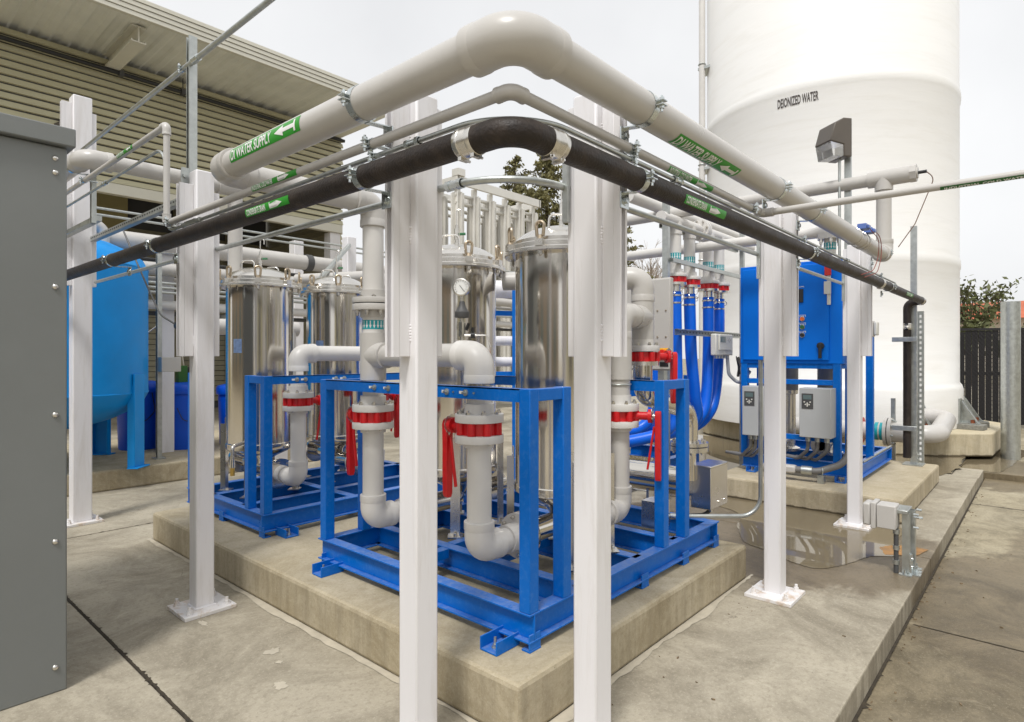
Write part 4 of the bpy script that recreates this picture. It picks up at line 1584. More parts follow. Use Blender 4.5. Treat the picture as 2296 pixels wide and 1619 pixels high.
MB().lathe(gc - gd * .018, [(.030, 0), (.041, .004), (.041, .03), (.044, .032), (.044, .038), (.038, .040), (.038, .036)], 36, gd, caps=True).build('case', STEELB, pg)
dl = MB().cyl(gc + gd * .0185, gc + gd * .0195, .037, 32).build('dial', WHITEL, pg)
m = MB()
gs = Vector((-gd.y, gd.x, 0))
for k in range(13):
    an = R(-45) + R(270) * k / 12
    p = gc + gd * .0206 + gs * (.030 * math.cos(an)) + Vector((0, 0, .030 * math.sin(an)))
    u = gs * math.cos(an) + Vector((0, 0, math.sin(an)))
    m.obox(p, u * .004, u.cross(gd) * .0008, gd * .0003)
m.obox(gc + gd * .0207 + gs * .006 + Vector((0, 0, -.006)), (gs * .6 + Vector((0, 0, -.8))) * .02, (gs * .8 + Vector((0, 0, .6))) * .0012, gd * .0004)
stuff(m.build('needle_and_scale', BLACK, dl, smooth=0))
m = MB()
m.cyl((gx + .03, gy - .03, 1.60), (gx + .045, gy - .045, 1.60), .014, 10)
m.bar((gx + .038, gy - .038, 1.59), (gx + .038, gy - .038, 1.64), .014, .008, (1, 0, 0))
m.bar((gx + .014, gy - .014, 1.625), (gx + .024, gy - .024, 1.66), .012, .01, (0, 1, 0))
m.build('cock_handle', BLACK, pg)
MB().tube(fillet([(gx + .05, gy - .05, 1.60), (gx + .09, gy - .09, 1.60), (gx + .10, gy - .10, 1.54)], .02, 6), .004, 8).build('bleed_tube', STEELB, pg)

# C1/C2: outlet group at the right end of the near skid
c1 = thing('outlet_pipe', 'grey outlet pipe with a red valve just right of the right large post', 'pipe', (3.10, 1.90, .5), 'valved drop pipes to the filters')
x, y = 3.10, 1.90
MB().cyl((x, y, .70), (x, y, 1.09), r, 36).build('pipe', PVC, c1)
MB().cyl((x, y, 1.21), (x, y, 1.64), r * 1.06, 36).build('pipe', PVC, c1)
elbow(MB(), (x, y, .60), (0, 0, -1), (-1, 0, 0), r, .135, 1.2).build('elbow', PVC, c1)
MB().cyl((x - .1, y, .60), (x - .25, y, .60), r, 30).build('pipe', PVC, c1)
m = flange(x, y, 1.178, 1.219, r, 1.9)
m.cyl((x, y, 1.21), (x, y, 1.268), r * 1.16, 36)
m.build('upper_flange', PVCL, c1)
m = flange(x, y, 1.082, 1.119, r, 1.9)
m.cyl((x, y, 1.058), (x, y, 1.10), r * 1.16, 36)
m.build('lower_flange', PVCL, c1)
b = MB()
bolts(b, (x, y, 1.219), (0, 0, 1), r * 1.6, 8, .012, .02)
bolts(b, (x, y, 1.089), (0, 0, -1), r * 1.6, 8, .011, .014)
stuff(b.build('flange_bolts', STEELB, c1))
valve(c1, x, y, 1.119, 1.180, r, (.35, -1))
MB().cyl((x, y, 1.36), (x, y, 1.60), r * 1.22, 36).build('coupling', PVC, c1)
elbow(MB(), (x, y, 1.74), (0, 0, 1), (1, 0, 0), r, .14, 1.2).build('elbow', PVC, c1)
MB().torus((x, y, 1.33), (0, 0, 1), r * 1.12, .005, 28, 8).build('u_bolt', GALV, c1)
c2 = thing('outlet_riser', 'grey hooked pipe above a red valve in front of the putty cabinet', 'pipe', (3.43, 1.93, 1.3))
x2, y2 = 3.43, 1.93
m = MB()
m.cyl((3.22, 1.90, 1.74), (x2, y2, 1.74), r * 1.1, 32)
m.cyl((x2, y2, 1.56), (x2, y2, 1.86), r * 1.18, 36)
m.cyl((3.28, 1.91, 1.74), (x2, y2, 1.74), r * 1.2, 32)
m.build('tee', PVC, c2)
MB().cyl((x2, y2, 1.50), (x2, y2, 1.90), r * 1.08, 36).build('pipe', PVC, c2)
elbow(MB(), (x2, y2, 1.99), (0, 0, 1), (-.5, .87, 0), r, .15, 1.2).build('elbow', PVC, c2)
MB().cyl((x2 - .05, y2 + .087, 1.99), (x2 - .45, y2 + .78, 1.99), r, 30).build('pipe', PVC, c2)
m = flange(x2, y2, 1.525, 1.562, r, 1.75)
m.cyl((x2, y2, 1.55), (x2, y2, 1.60), r * 1.2, 30)
m.build('upper_flange', PVCL, c2)
valve(c2, x2, y2, 1.462, 1.522, r * .93, (.8, -.6), .3, False)
MB().cyl((x2, y2, 1.437), (x2, y2, 1.462), r * 1.7, 36).build('lower_flange', STEELB, c2)
b = MB()
bolts(b, (x2, y2, 1.562), (0, 0, 1), r * 1.5, 8, .012, .02)
stuff(b.build('flange_bolts', STEELB, c2))
m = MB()
m.tube(fillet([(x2, y2, 1.44), (x2, y2, 1.25), (4.145, 1.956, 1.10), (4.145, 1.956, .86)], [.22, .20], 16), .062, 28)
m.build('stainless_bend', STEEL, c2)
m = MB()
m.cyl((4.145, 1.956, .852), (4.145, 1.956, .876), .135, 36)
m.cyl((4.145, 1.956, .812), (4.145, 1.956, .845), .135, 36)
bolts(m, (4.145, 1.956, .876), (0, 0, 1), .11, 8, .013, .02)
bolts(m, (4.145, 1.956, .812), (0, 0, -1), .11, 8, .013, .02)
m.build('stainless_flange', STEELB, c2)
MB().cyl((4.145, 1.956, .60), (4.145, 1.956, .82), .05, 24).build('stainless_stub', STEEL, c2)

# UV reactor: polished horizontal vessel and its junction box
uv = thing('horizontal_vessel', 'polished horizontal steel cylinder lying across the right end of the near skid', 'vessel', (4.14, 2.5, .39))
MB().lathe((4.14, 3.4, .585), [(.08, -.02), (.105, 0), (.105, 1.45), (.08, 1.47)], 44, (0, -1, 0)).build('shell', STEEL, uv)
for yy in (2.25, 3.1):
    MB().box(4.07, 4.21, yy - .01, yy + .01, .225, .53).build('saddle', STEELB, uv)
m = MB()
m.box(4.16, 4.46, 1.80, 1.95, .40, .70)
m.box(4.155, 4.465, 1.795, 1.955, .695, .71)
jb = m.build('junction_box', STEELB, uv, bevel=.004)
b = MB()
for x_ in (4.30, 4.40):
    b.cyl((x_, 1.80, .44), (x_, 1.793, .44), .007, 10)
b.cyl((4.30, 1.86, .40), (4.30, 1.86, .36), .022, 12)
b.build('box_screws', STEELB, jb)
MB().tube(fillet([(4.30, 1.86, .37), (4.27, 1.90, .33), (3.95, 2.05, .36), (3.75, 2.1, .50)], .08, 6), .014, 12).build('power_cable', DARK, uv)
m = MB()
m.box(3.52, 3.66, 1.86, 1.99, .389, .56)
m.build('sheet_bracket', STEELB, uv, bevel=.002)
# conduit bending up to the control panel
lc = thing('floor_conduit', 'grey conduit rising beside the white post and bending low towards the skid', 'conduit', (4.03, 1.41, .44))
MB().tube(fillet([(4.035, 1.41, 1.47), (4.035, 1.41, .455), (3.55, 1.95, .455)], .13, 12), .0135, 16).build('tube', GALV, lc)
MB().cyl((3.70, 1.78, .455), (3.64, 1.85, .455), .02, 12).build('coupling', ZINC, lc)
m = channel((4.00, 1.36, 1.475), (4.06, 1.36, 1.475), .041, .041, (0, -1, 0))
m.build('strut_stub', GALV, lc, smooth=0)

# ================================================================ WHITE STORAGE TANK
TX, TY, TR = 12.2, 3.14, 2.04
tk = thing('storage_tank', 'huge white ribbed cylindrical tank stencilled DEIONIZED WATER', 'tank', (TX, TY, .345))
prof = [(TR + .045, .35), (TR + .05, .40), (TR + .05, .95), (TR + .03, 1.02), (TR, 1.06), (TR, 2.88), (TR + .012, 2.92), (TR + .018, 2.98), (TR + .012, 3.05), (TR - .003, 3.10),
        (TR - .003, 5.62), (TR + .012, 5.67), (TR + .02, 5.74), (TR + .012, 5.81), (TR - .006, 5.87), (TR - .006, 9.5), (TR * .96, 9.8), (TR * .6, 10.2), (.05, 10.4)]
MB().lathe((TX, TY, 0), prof, 128, caps=False).build('shell', TANKW, tk, smooth=40)
vv, ff = glyphs('DEIONIZED WATER', .60, .15, 3)
ca = math.atan2(TY, TX)
# angle on the shell of the stencil, seen left of centre
a0 = R(176.0)
q = MB()
q.add([(TX + (TR + .004) * math.cos(a0 + x / TR), TY + (TR + .004) * math.sin(a0 + x / TR), 5.46 + y) for x, y in vv], ff)
q.build('stencil_lettering', INK, tk, smooth=0, fix=False)
for an in (R(262), R(276), R(188), R(170), R(232)):
    d = Vector((math.cos(an), math.sin(an), 0)); s = Vector((-d.y, d.x, 0))
    c = Vector((TX, TY, 0)) + d * (TR + .05)
    m = MB()
    m.extr([c + s * .06 + Vector((0, 0, .43)), c + d * .26 + s * .06 + Vector((0, 0, .43)), c + d * .22 + s * .06 + Vector((0, 0, .47)), c + d * .03 + s * .06 + Vector((0, 0, .80)), c + s * .06 + Vector((0, 0, .80))], s * .012)
    m.obox(c + d * .008 + Vector((0, 0, .62)), d * .008, s * .07, Vector((0, 0, .20)))
    m.obox(c + d * .13 + Vector((0, 0, .435)), d * .13, s * .07, Vector((0, 0, .008)))
    m.bar(c + d * .03 + Vector((0, 0, .78)), c + d * .23 + Vector((0, 0, .45)), .04, .012)
    lg = m.build('anchor_lug', GALV, tk, smooth=0)
    MB().obox(c + d * .14 + Vector((0, 0, .385)), d * .19, s * .13, Vector((0, 0, .042))).build('grout_pad', ROCK, lg, bevel=.01)
    MB().cyl(c + d * .17 + Vector((0, 0, .44)), c + d * .17 + Vector((0, 0, .49)), .028, 6).build('anchor_nut', RUST, lg)
# thin vent pipes rising beside the tank
vp = thing('vent_pipes', 'pair of thin pale pipes rising along the left side of the white tank', 'pipe', (11.0, 4.9, .3))
MB().cyl((11.0, 4.93, .3), (11.0, 4.93, 10.5), .058, 20).build('pipe', PVCL, vp)
MB().cyl((11.08, 4.76, .3), (11.08, 4.76, 10.5), .036, 20).build('pipe', PVCL, vp)
for zz in (3.2, 5.0, 6.9, 8.9):
    m = MB()
    m.box(10.97, 11.3, 4.7, 5.0, zz, zz + .05)
    m.torus((11.0, 4.93, zz + .1), (0, 0, 1), .062, .012, 20, 6)
    m.build('pipe_bracket', GALV, vp)

# tank outlet piping
op = thing('tank_outlet_pipe', 'fat pale pipe with an elbow and flange on the tank pad behind the perforated struts', 'pipe', (9.9, 1.4, .2))
r = .118
m = MB()
m.tube(fillet([(9.60, 2.9, .46), (9.60, 1.10, .46), (10.9, 1.12, .58), (10.95, 2.0, .62)], [.20, .22], 14), r, 32)
m.build('pipe', PVC, op)
for y_ in (1.60, 1.652):
    MB().cyl((9.60, y_, .46), (9.60, y_ + .04, .46), r * 1.62, 36).build('flange', PVC, op)
MB().cyl((9.60, 1.639, .46), (9.60, 1.653, .46), r * 1.55, 36).build('gasket', BLACK, op)
MB().cyl((9.60, 1.44, .46), (9.60, 1.60, .46), r * 1.12, 36).build('hub', PVC, op)
b = MB()
bolts(b, (9.60, 1.60, .46), (0, -1, 0), r * 1.4, 8, .018, .035)
stuff(b.build('flange_bolts', GALV, op))
MB().cyl((9.60, 1.70, .46), (9.60, 1.74, .46), r * 1.03, 32).build('teal_band', TEALL, op)
MB().cyl((9.60, 1.76, .46), (9.60, 1.80, .46), r * 1.03, 32).build('teal_band', TEALL, op)
MB().cyl((9.60, 1.95, .46), (9.60, 2.0, .46), r * 1.5, 32).build('valve_ring', RED, op)
MB().cyl((10.95, 1.78, .62), (10.95, 1.86, .62), r * 1.5, 32).build('valve_ring', RED, op)
m = MB()
m.bar((10.8, 1.72, .92), (10.85, 1.45, .93), .022, .014)
m.bar((10.8, 1.70, .84), (10.85, 1.48, .81), .022, .014)
m.build('valve_lever', ORANGE, op)
for y_ in (1.35, 1.62):
    MB().box(9.9, 9.96, y_, y_ + .05, 0, .9).build('pipe_stand', GALV, op)

# ================================================================ PUMP SKID
pk = thing('pump_skid', 'blue pump skid frame on the right-hand concrete pad under the control panel', 'skid frame', (7.6, 2.1, .215))
zb, zt = .262, .40
for p, q in (((6.89, 1.41), (6.89, 2.60)), ((8.42, 1.41), (8.42, 2.60)), ((7.6, 1.49), (7.6, 2.52))):
    ibeam(p, q, .08, zb, zt).build('base_beam', BLUE, pk, bevel=.002)
for y in (1.45, 2.56):
    ibeam((6.93, y), (8.38, y), .08, zb, zt).build('base_beam', BLUE, pk, bevel=.002)
foot(6.83, 1.58, (-1, 0), pk, .216)
foot(6.83, 2.47, (-1, 0), pk, .216)
for (x, y, t) in ((6.86, 1.60, 1.43), (6.86, 2.545, 1.43), (7.35, 1.60, 1.43), (7.35, 2.545, 1.43)):
    post_tube(x, y, zt, t, pk, .07)
post_tube(7.42, 1.415, zt, 1.70, pk, .07)
for zz in (1.36, 1.19, .60):
    MB().box(6.872, 6.92, 1.67, 2.545, zz, zz + .055).build('cross_rail', BLUE, pk, bevel=.003)
MB().box(6.90, 7.35, 1.612, 1.66, 1.36, 1.41).build('cross_rail', BLUE, pk, bevel=.003)
MB().tube([(7.0, 1.425, .415), (8.44, 1.425, .415)], .012, 12).build('edge_conduit', GALV, pk)
# control panel
cp = thing('control_panel', 'bright blue electrical control panel with indicator lights on the pump skid', 'control panel', (7.0, 2.1, 1.41))
MB().box(6.855, 7.15, 1.58, 2.62, 1.413, 2.49).build('enclosure', BLUEP, cp, bevel=.006)
dr = MB().box(6.832, 6.853, 1.70, 2.585, 1.45, 2.455).build('door', BLUEP, cp, bevel=.006)
m = MB()
m.cyl((6.832, 1.775, 1.60), (6.80, 1.775, 1.60), .035, 20)
m.bar((6.80, 1.775, 1.62), (6.80, 1.775, 1.47), .03, .03, (1, 0, 0))
m.build('door_handle', BLACK, dr, bevel=.004)
m = MB()
m.box(6.815, 6.832, 1.945, 2.01, 2.06, 2.20)
m.build('digital_meter', BLACK, dr, bevel=.002)
for zz, mm in ((1.885, ORANGE), (1.80, GREENB), (1.715, BLACK)):
    b = MB()
    b.cyl((6.832, 1.955, zz), (6.824, 1.955, zz), .026, 20)
    k = b.build('bezel', STEELB, dr)
    MB().cyl((6.824, 1.955, zz), (6.808, 1.955, zz), .02, 18).build('indicator', mm, k)
m = MB()
for zz in (1.925, 1.842, 1.755):
    m.box(6.8305, 6.8318, 1.925, 2.0, zz - .002, zz + .002)
    m.box(6.8305, 6.8318, 1.922, 1.926, zz - .02, zz + .002)
for k, zz in enumerate((1.912, 1.829, 1.742, 2.225)):
    vv, ff = glyphs(('POWER', 'PUMP RUN', 'HAND OFF AUTO', 'LEVEL')[k], .05, .012)
    m.add([(6.8308, 1.985 - x, zz + y - .006) for x, y in vv], ff)
stuff(m.build('door_print', WHITEL, dr, smooth=0, fix=False))
lk = thing('padlock', 'red safety padlock on the hasp at the top of the blue panel door', 'padlock', (6.83, 1.70, 2.26))
MB().box(6.80, 6.83, 1.675, 1.735, 2.32, 2.42).build('body', REDB, lk, bevel=.006)
m = MB()
m.box(6.818, 6.832, 1.68, 1.715, 2.02, 2.33)
m.box(6.80, 6.82, 1.675, 1.74, 2.13, 2.26)
m.build('hasp', CREAM, lk, bevel=.003)
m = MB()
m.cyl((7.0, 1.58, 1.83), (7.0, 1.50, 1.83), .035, 14)
m.cyl((7.0, 1.58, 1.56), (7.0, 1.53, 1.56), .05, 14)
m.build('cable_hub', GALV, cp)
# grey drop conduit from the panel to the pad
gc_ = thing('panel_conduit', 'thick grey flexible conduit from the blue panel down to a clamp on the pad', 'conduit', (6.8, 1.55, .3))
MB().tube(fillet([(6.98, 1.53, 1.60), (6.98, 1.51, 1.40), (6.90, 1.50, .9), (6.80, 1.52, .42), (6.62, 1.75, .33), (6.60, 2.1, .33)], [.1, .3, .2, .15], 8), .034, 18).build('tube', RUBBER, gc_)
m = MB()
m.cyl((6.62, 1.80, .33), (6.61, 1.90, .33), .045, 14)
m.build('gland', GALV, gc_)
m = MB()
m.box(6.56, 6.66, 1.95, 2.22, .29, .37)
m.cyl((6.61, 2.28, .33), (6.61, 2.20, .33), .042, 14)
m.build('pull_elbow', PUTTY, gc_, bevel=.02)
m = MB()
m.torus((6.64, 1.72, .335), (.5, -.8, 0), .038, .006, 18, 6)
m.box(6.60, 6.67, 1.69, 1.75, .216, .30)
m.build('pipe_support', GALV, gc_)


# variable-speed drives
def drive(y0, y1, z0, z1, label):
    o = thing('motor_drive', label, 'motor drive', (6.8, (y0 + y1) / 2, z0), 'motor drives on the pump skid')
    MB().box(6.67, 6.872, y0, y1, z0, z1).build('case', VFD, o, bevel=.006)
    k = MB().box(6.664, 6.670, y1 - .135, y1 - .025, z1 - .21, z1 - .055).build('keypad', DARK, o, bevel=.002)
    MB().box(6.661, 6.664, y1 - .12, y1 - .04, z1 - .115, z1 - .07).build('display', LCD, k)
    m = MB()
    cy, cz = y1 - .08, z1 - .168
    for dy, dz in ((0, 0), (.018, 0), (-.018, 0), (0, .014), (0, -.014), (.028, .026), (-.028, .026)):
        m.cyl((6.664, cy + dy, cz + dz), (6.660, cy + dy, cz + dz), .0075, 10)
    stuff(m.build('keys', CREAM, k))
    for yy in (y0 + .06, (y0 + y1) / 2, y1 - .06):
        MB().cyl((6.76, yy, z0), (6.76, yy, z0 - .05), .026, 10).build('cable_gland', GALV, o)
        MB().tube(fillet([(6.76, yy, z0 - .04), (6.76, yy, z0 - .14), (6.84, yy + .12, z0 - .25), (6.95, yy + .35, z0 - .25)], .09, 8), .018, 12).build('cable', RUBBER, o)
    return o


drive(1.64, 1.94, .66, 1.165, 'grey motor drive with a black keypad between the two right-hand posts')
drive(2.30, 2.53, .63, 1.165, 'grey motor drive with a black keypad left of the dry right-hand post')
# vertical pumps
for k, y in enumerate((1.85, 2.3)):
    o = thing('vertical_pump', ('vertical stainless pump behind the right-hand motor drive', 'vertical stainless pump behind the left-hand motor drive')[k], 'pump', (7.45, y, .40), 'vertical pumps on the skid')
    MB().lathe((7.45, y, 0), [(.14, .40), (.14, .43), (.09, .45), (.085, .55), (.095, .60), (.095, 1.05), (.12, 1.06), (.12, 1.10)], 28).build('pump_body', STEELB, o)
    MB().lathe((7.45, y, 0), [(.12, 1.10), (.12, 1.35), (.09, 1.38)], 24).build('motor', mat('pump_motor_grey', (0.2, 0.2, 0.2), 0.5), o)
    MB().cyl((7.45, y, .53), (7.1, y, .53), .055, 20).build('nozzle', STEELB, o)
    MB().cyl((7.12, y, .53), (7.10, y, .53), .10, 24).build('nozzle_flange', STEELB, o)
o = thing('gauge_box', 'small grey instrument box on the blue post right of the puddle post', 'instrument', (7.45, 1.45, 1.70))
MB().box(7.40, 7.51, 1.41, 1.48, 1.702, 1.87).build('back_box', PUTTY, o, bevel=.008)
MB().box(7.405, 7.505, 1.372, 1.408, 1.715, 1.86).build('cover', CREAM, o, bevel=.012)

# struts by the black downpipe
sp = thing('strut_stand', 'tall galvanized strut on the corner of the pump pad in front of the black downpipe', 'strut', (8.50, 1.25, .215))
channel((8.50, 1.20, .22), (8.50, 1.20, 3.02), .06, .05, (1, 0, 0)).build('channel', GALV, sp, smooth=0)
m = MB()
m.box(8.38, 8.62, 1.10, 1.30, .2155, .228)
m.box(8.46, 8.54, 1.165, 1.17, .228, .36)
for zz in (.28, .33):
    m.cyl((8.50, 1.165, zz), (8.50, 1.15, zz), .014, 6)
m.build('base_bracket', GALV, sp)
sq = thing('perforated_stand', 'perforated galvanized strut standing right of the black downpipe', 'strut', (8.75, 1.18, 0))
channel((8.72, 1.16, .0), (8.72, 1.16, 2.03), .06, .05, (1, 0, 0)).build('channel', GALV, sq, smooth=0)
stuff(slots((8.694, 1.16, .1), (8.694, 1.16, 2.0), (-1, 0, 0), (0, 1, 0), 30, .010, .016).build('slots', WHITEL, sq, smooth=0))
for zz in (1.66, .62):
    m = MB()
    m.box(8.36, 8.40, 1.15, 1.40, zz, zz + .055)
    m.build('cross_bracket', GALV, sq, bevel=.003)

# hose manifold
HX = [6.024, 6.368, 6.863, 7.171]
HY = 3.0
hm = thing('hose_rack', 'galvanized strut frame carrying the four hose drops', 'strut frame', (6.5, 3.0, 0))
channel((5.78, 2.98, 0.0), (5.78, 2.98, 3.12), .062, .05, (1, 0, 0)).build('upright', GALV, hm, smooth=0)
channel((7.86, 2.98, 0.0), (7.86, 2.98, 3.12), .05, .05, (1, 0, 0)).build('upright', GALV, hm, smooth=0)
channel((5.80, 2.93, 2.49), (7.86, 2.93, 2.49), .041, .041, (0, 0, 1)).build('rail', GALV, hm, smooth=0)
channel((5.85, 2.90, 1.745), (7.84, 2.90, 1.745), .06, .041, (0, -1, 0)).build('rail', GALV, hm, smooth=0)
stuff(slots((5.85, 2.876, 1.745), (7.84, 2.876, 1.745), (0, -1, 0), (0, 0, 1), 26, .008, .02).build('slots', DARK, hm, smooth=0))
channel((5.80, 3.05, 2.86), (7.86, 3.05, 2.86), .041, .041, (0, 0, 1)).build('rail', GALV, hm, smooth=0)
hh = thing('hose_header', 'grey header pipe above the four hose drops with a bolted flange', 'pipe', (6.5, 3.06, 2.97))
MB().cyl((5.7, 3.0, 2.93), (8.2, 3.0, 2.93), .062, 28).build('pipe', PVCL, hh)
MB().cyl((5.4, 3.2, 3.12), (8.2, 3.2, 3.12), .062, 28).build('pipe', PVCL, hh)
MB().cyl((6.60, 3.0, 2.93), (6.64, 3.0, 2.93), .12, 30).build('flange', PVCL, hh)
MB().cyl((6.66, 3.0, 2.93), (6.70, 3.0, 2.93), .12, 30).build('flange', PVCL, hh)
b = MB()
bolts(b, (6.60, 3.0, 2.93), (-1, 0, 0), .10, 8, .014, .025)
stuff(b.build('flange_bolts', STEELB, hh))
for k, x in enumerate(HX):
    ds = ('first', 'second', 'third', 'fourth')[k]
    o = thing('hose_drop', ds + ' of four pale pipe drops with red valves, counted from the putty cabinet', 'pipe', (x, HY, 2.1), 'pipe drops above the blue hoses')
    r = .062
    MB().cyl((x, HY, 2.30), (x, HY, 2.93), r, 28).build('pipe', PVCL, o)
    MB().cyl((x, HY, 2.79), (x, HY, 2.93), r * 1.15, 28).build('coupling', PVCL, o)
    flow_band(o, x, HY, 2.555, .07, r, 16)
    m = flange(x, HY, 2.335, 2.37, r, 2.05)
    m.cyl((x, HY, 2.36), (x, HY, 2.42), r * 1.25, 28)
    m.build('flange', PVCL, o)
    m = MB()
    m.cyl((x, HY, 2.275), (x, HY, 2.335), r * 1.75, 28)
    for j in range(8):
        an = 2 * math.pi * j / 8
        m.cyl((x + r * 1.7 * math.cos(an), HY + r * 1.7 * math.sin(an), 2.277), (x + r * 1.7 * math.cos(an), HY + r * 1.7 * math.sin(an), 2.333), r * .3, 10)
    m.bar((x + .12, HY + .05, 2.31), (x + .14, HY + .05, 1.98), .02, .03, (1, 0, 0))
    m.build('red_valve', RED, o)
    m = MB()
    m.cyl((x, HY, 2.250), (x, HY, 2.275), r * 1.95, 28)
    m.cyl((x, HY, 2.16), (x, HY, 2.262), r * .92, 20)
    m.cyl((x, HY, 2.12), (x, HY, 2.17), r * 1.02, 20)
    m.torus((x - .07, HY - .03, 2.15), (.4, -.9, 0), .025, .005, 14, 6)
    m.torus((x + .06, HY - .05, 2.13), (.4, .9, 0), .025, .005, 14, 6)
    m.build('cam_lock', STEELB, o)
ends = [(6.05, 3.05), (6.25, 2.98), (6.50, 2.92), (6.62, 2.88)]
for k, x in enumerate(HX):
    ds = ('first', 'second', 'third', 'fourth')[k]
    o = thing('blue_hose', ds + ' blue hose hanging behind the skid, counted from the putty cabinet', 'hose', (x, HY, .6), 'blue hoses')
    dx = (.0, .16, -.16, -.26)[k]
    pts = [(x, HY, 2.18), (x + dx * .02, HY - .005, 1.9), (x + dx * .15, HY - .01, 1.5), (x + dx * .6, HY - .02, 1.05), (x + dx * 1.15, HY + .0, .82), (x + dx * 1.5 - .12, HY + .12, .66), (x + dx * 1.6 - .40, HY + .45, .56)]
    # smooth the polyline
    P = [Vector(p) for p in pts]
    fine = []
    for i in range(len(P) - 1):
        p0 = P[max(0, i - 1)]; p1 = P[i]; p2 = P[i + 1]; p3 = P[min(len(P) - 1, i + 2)]
        for j in range(8):
            t = j / 8
            fine.append(.5 * ((2 * p1) + (p2 - p0) * t + (2 * p0 - 5 * p1 + 4 * p2 - p3) * t * t + (3 * p1 - p0 - 3 * p2 + p3) * t ** 3))
    fine.append(P[-1])
    MB().tube(fine, .064, 24).build('hose_body', BLUEH, o)
    m = MB()
    for zz in (2.13, 2.05):
        m.lathe((x, HY, zz), [(.0645, 0), (.069, .002), (.069, .018), (.0645, .02)], 28, caps=False)
    m.build('hose_clamp', STEELB, o)
for k, (x, y_) in enumerate(((6.25, 3.35), (6.75, 3.38))):
    o = MB().tube(fillet([(x, y_, 2.05), (x, y_, 1.2), (x - .05, y_ + .02, .7), (x - .5, y_ + .4, .58)], .3, 10), .064, 20).build('rear_hose', BLUEH)
    tag(o, ('darker blue hose hanging behind the first and second hoses', 'darker blue hose hanging behind the second and third hoses')[k], 'hose', 'blue hoses')
# low blue frame the hoses feed
lf = thing('hose_skid', 'low blue frame on the wet floor where the blue hoses end', 'skid frame', (6.6, 3.9, 0))
ibeam((5.2, 3.45), (7.6, 3.45), .10, .10, .26).build('base_beam', BLUE, lf, bevel=.002)
ibeam((5.2, 4.5), (7.6, 4.5), .10, .10, .26).build('base_beam', BLUE, lf, bevel=.002)
ibeam((7.55, 3.52), (7.55, 4.44), .10, .10, .26).build('base_beam', BLUE, lf, bevel=.002)
for x, y in ((7.25, 3.42), (5.3, 3.42), (5.3, 4.5), (6.3, 4.45)):
    post_tube(x, y, .0, 1.25, lf, .08)
MB().box(5.3, 7.3, 3.43, 3.47, 1.05, 1.12).build('cross_rail', BLUE, lf, bevel=.003)
MB().box(5.31, 5.37, 3.5, 4.5, 1.90, 2.0).build('cross_rail', BLUE, lf, bevel=.003)
post_tube(5.30, 4.6, .0, 2.45, lf, .09)
post_tube(5.05, 3.42, .0, 2.45, lf, .09)
for y in (3.7, 4.1):
    MB().cyl((5.0, y, .55), (7.4, y, .55), .07, 20).build('blue_tube', BLUEH, lf)

# putty cabinet with rotary switch
pc = thing('isolator_cabinet', 'tall putty-grey cabinet with a yellow and red rotary switch behind the grey pipes', 'cabinet', (4.5, 2.4, 1.3))
MB().box(4.22, 4.27, 2.14, 2.62, 1.385, 2.09).build('enclosure', PUTTY, pc, bevel=.005)
MB().box(4.206, 4.218, 2.14, 2.61, 1.395, 2.08).build('door', PUTTY, pc, bevel=.004)
m = MB()
m.box(4.202, 4.206, 2.145, 2.225, 1.47, 1.555)
sw = m.build('switch_plate', YEL, pc, bevel=.002)
m = MB()
m.cyl((4.202, 2.185, 1.512), (4.165, 2.185, 1.512), .032, 20)
m.bar((4.16, 2.185, 1.535), (4.16, 2.185, 1.49), .014, .014, (1, 0, 0))
m.build('rotary_knob', REDB, sw)
m = MB()
m.box(4.203, 4.205, 2.15, 2.22, 1.415, 1.45)
m.build('rating_label', BLACK, pc)
b = MB()
for yy in (2.17, 2.24):
    for zz in (1.64, 1.84):
        b.cyl((4.206, yy, zz), (4.200, yy, zz), .006, 10)
stuff(b.build('cover_screws', BRASS, pc))
m = MB()
m.box(4.23, 4.28, 2.20, 2.25, .225, 1.385)
m.build('stand_leg', GALV, pc)

# small controller on the strut
ct = thing('level_controller', 'small cream controller with a grey screen hung on the strut beside the blue hoses', 'controller', (6.9, 2.85, 1.54))
MB().box(6.62, 7.10, 2.80, 2.87, 1.50, 1.745).build('case', CREAM, ct, bevel=.012)
MB().box(6.68, 7.06, 2.788, 2.80, 1.56, 1.735).build('door', CREAM, ct, bevel=.006)
MB().box(6.71, 6.85, 2.784, 2.788, 1.65, 1.715).build('screen', LCD, ct)
m = MB()
for dx, dz in ((0, .02), (0, -.02), (.03, 0), (-.03, 0)):
    m.cyl((6.96 + dx, 2.788, 1.68 + dz), (6.96 + dx, 2.784, 1.68 + dz), .009, 8)
stuff(m.build('buttons', PUTTY, ct))
m = MB()
for k in range(5):
    m.cyl((6.70 + k * .08, 2.835, 1.50), (6.70 + k * .08, 2.835, 1.465), .02, 10)
stuff(m.build('glands', GALV, ct))
m = MB()
for k in range(5):
    m.torus((7.18 + .01 * k, 2.76 + .006 * k, 1.35 + .008 * k), (.4, -.9, .1 * (k - 2)), .10 + .008 * (k % 3), .006, 26, 6)
cc = m.build('cable_coil', BLACK)
tag(cc, 'coil of black cable hanging beside the left edge of the blue control panel', 'cable')
tb = MB().tube(fillet([(7.02, 2.835, 1.47), (7.02, 2.82, 1.28), (7.1, 2.74, 1.17), (7.0, 2.64, 1.21), (6.95, 2.55, 1.32)], .1, 8), .02, 12).build('flex_conduit', VFD)
tag(tb, 'grey flexible conduit drooping from the cream controller to the pump skid', 'conduit')

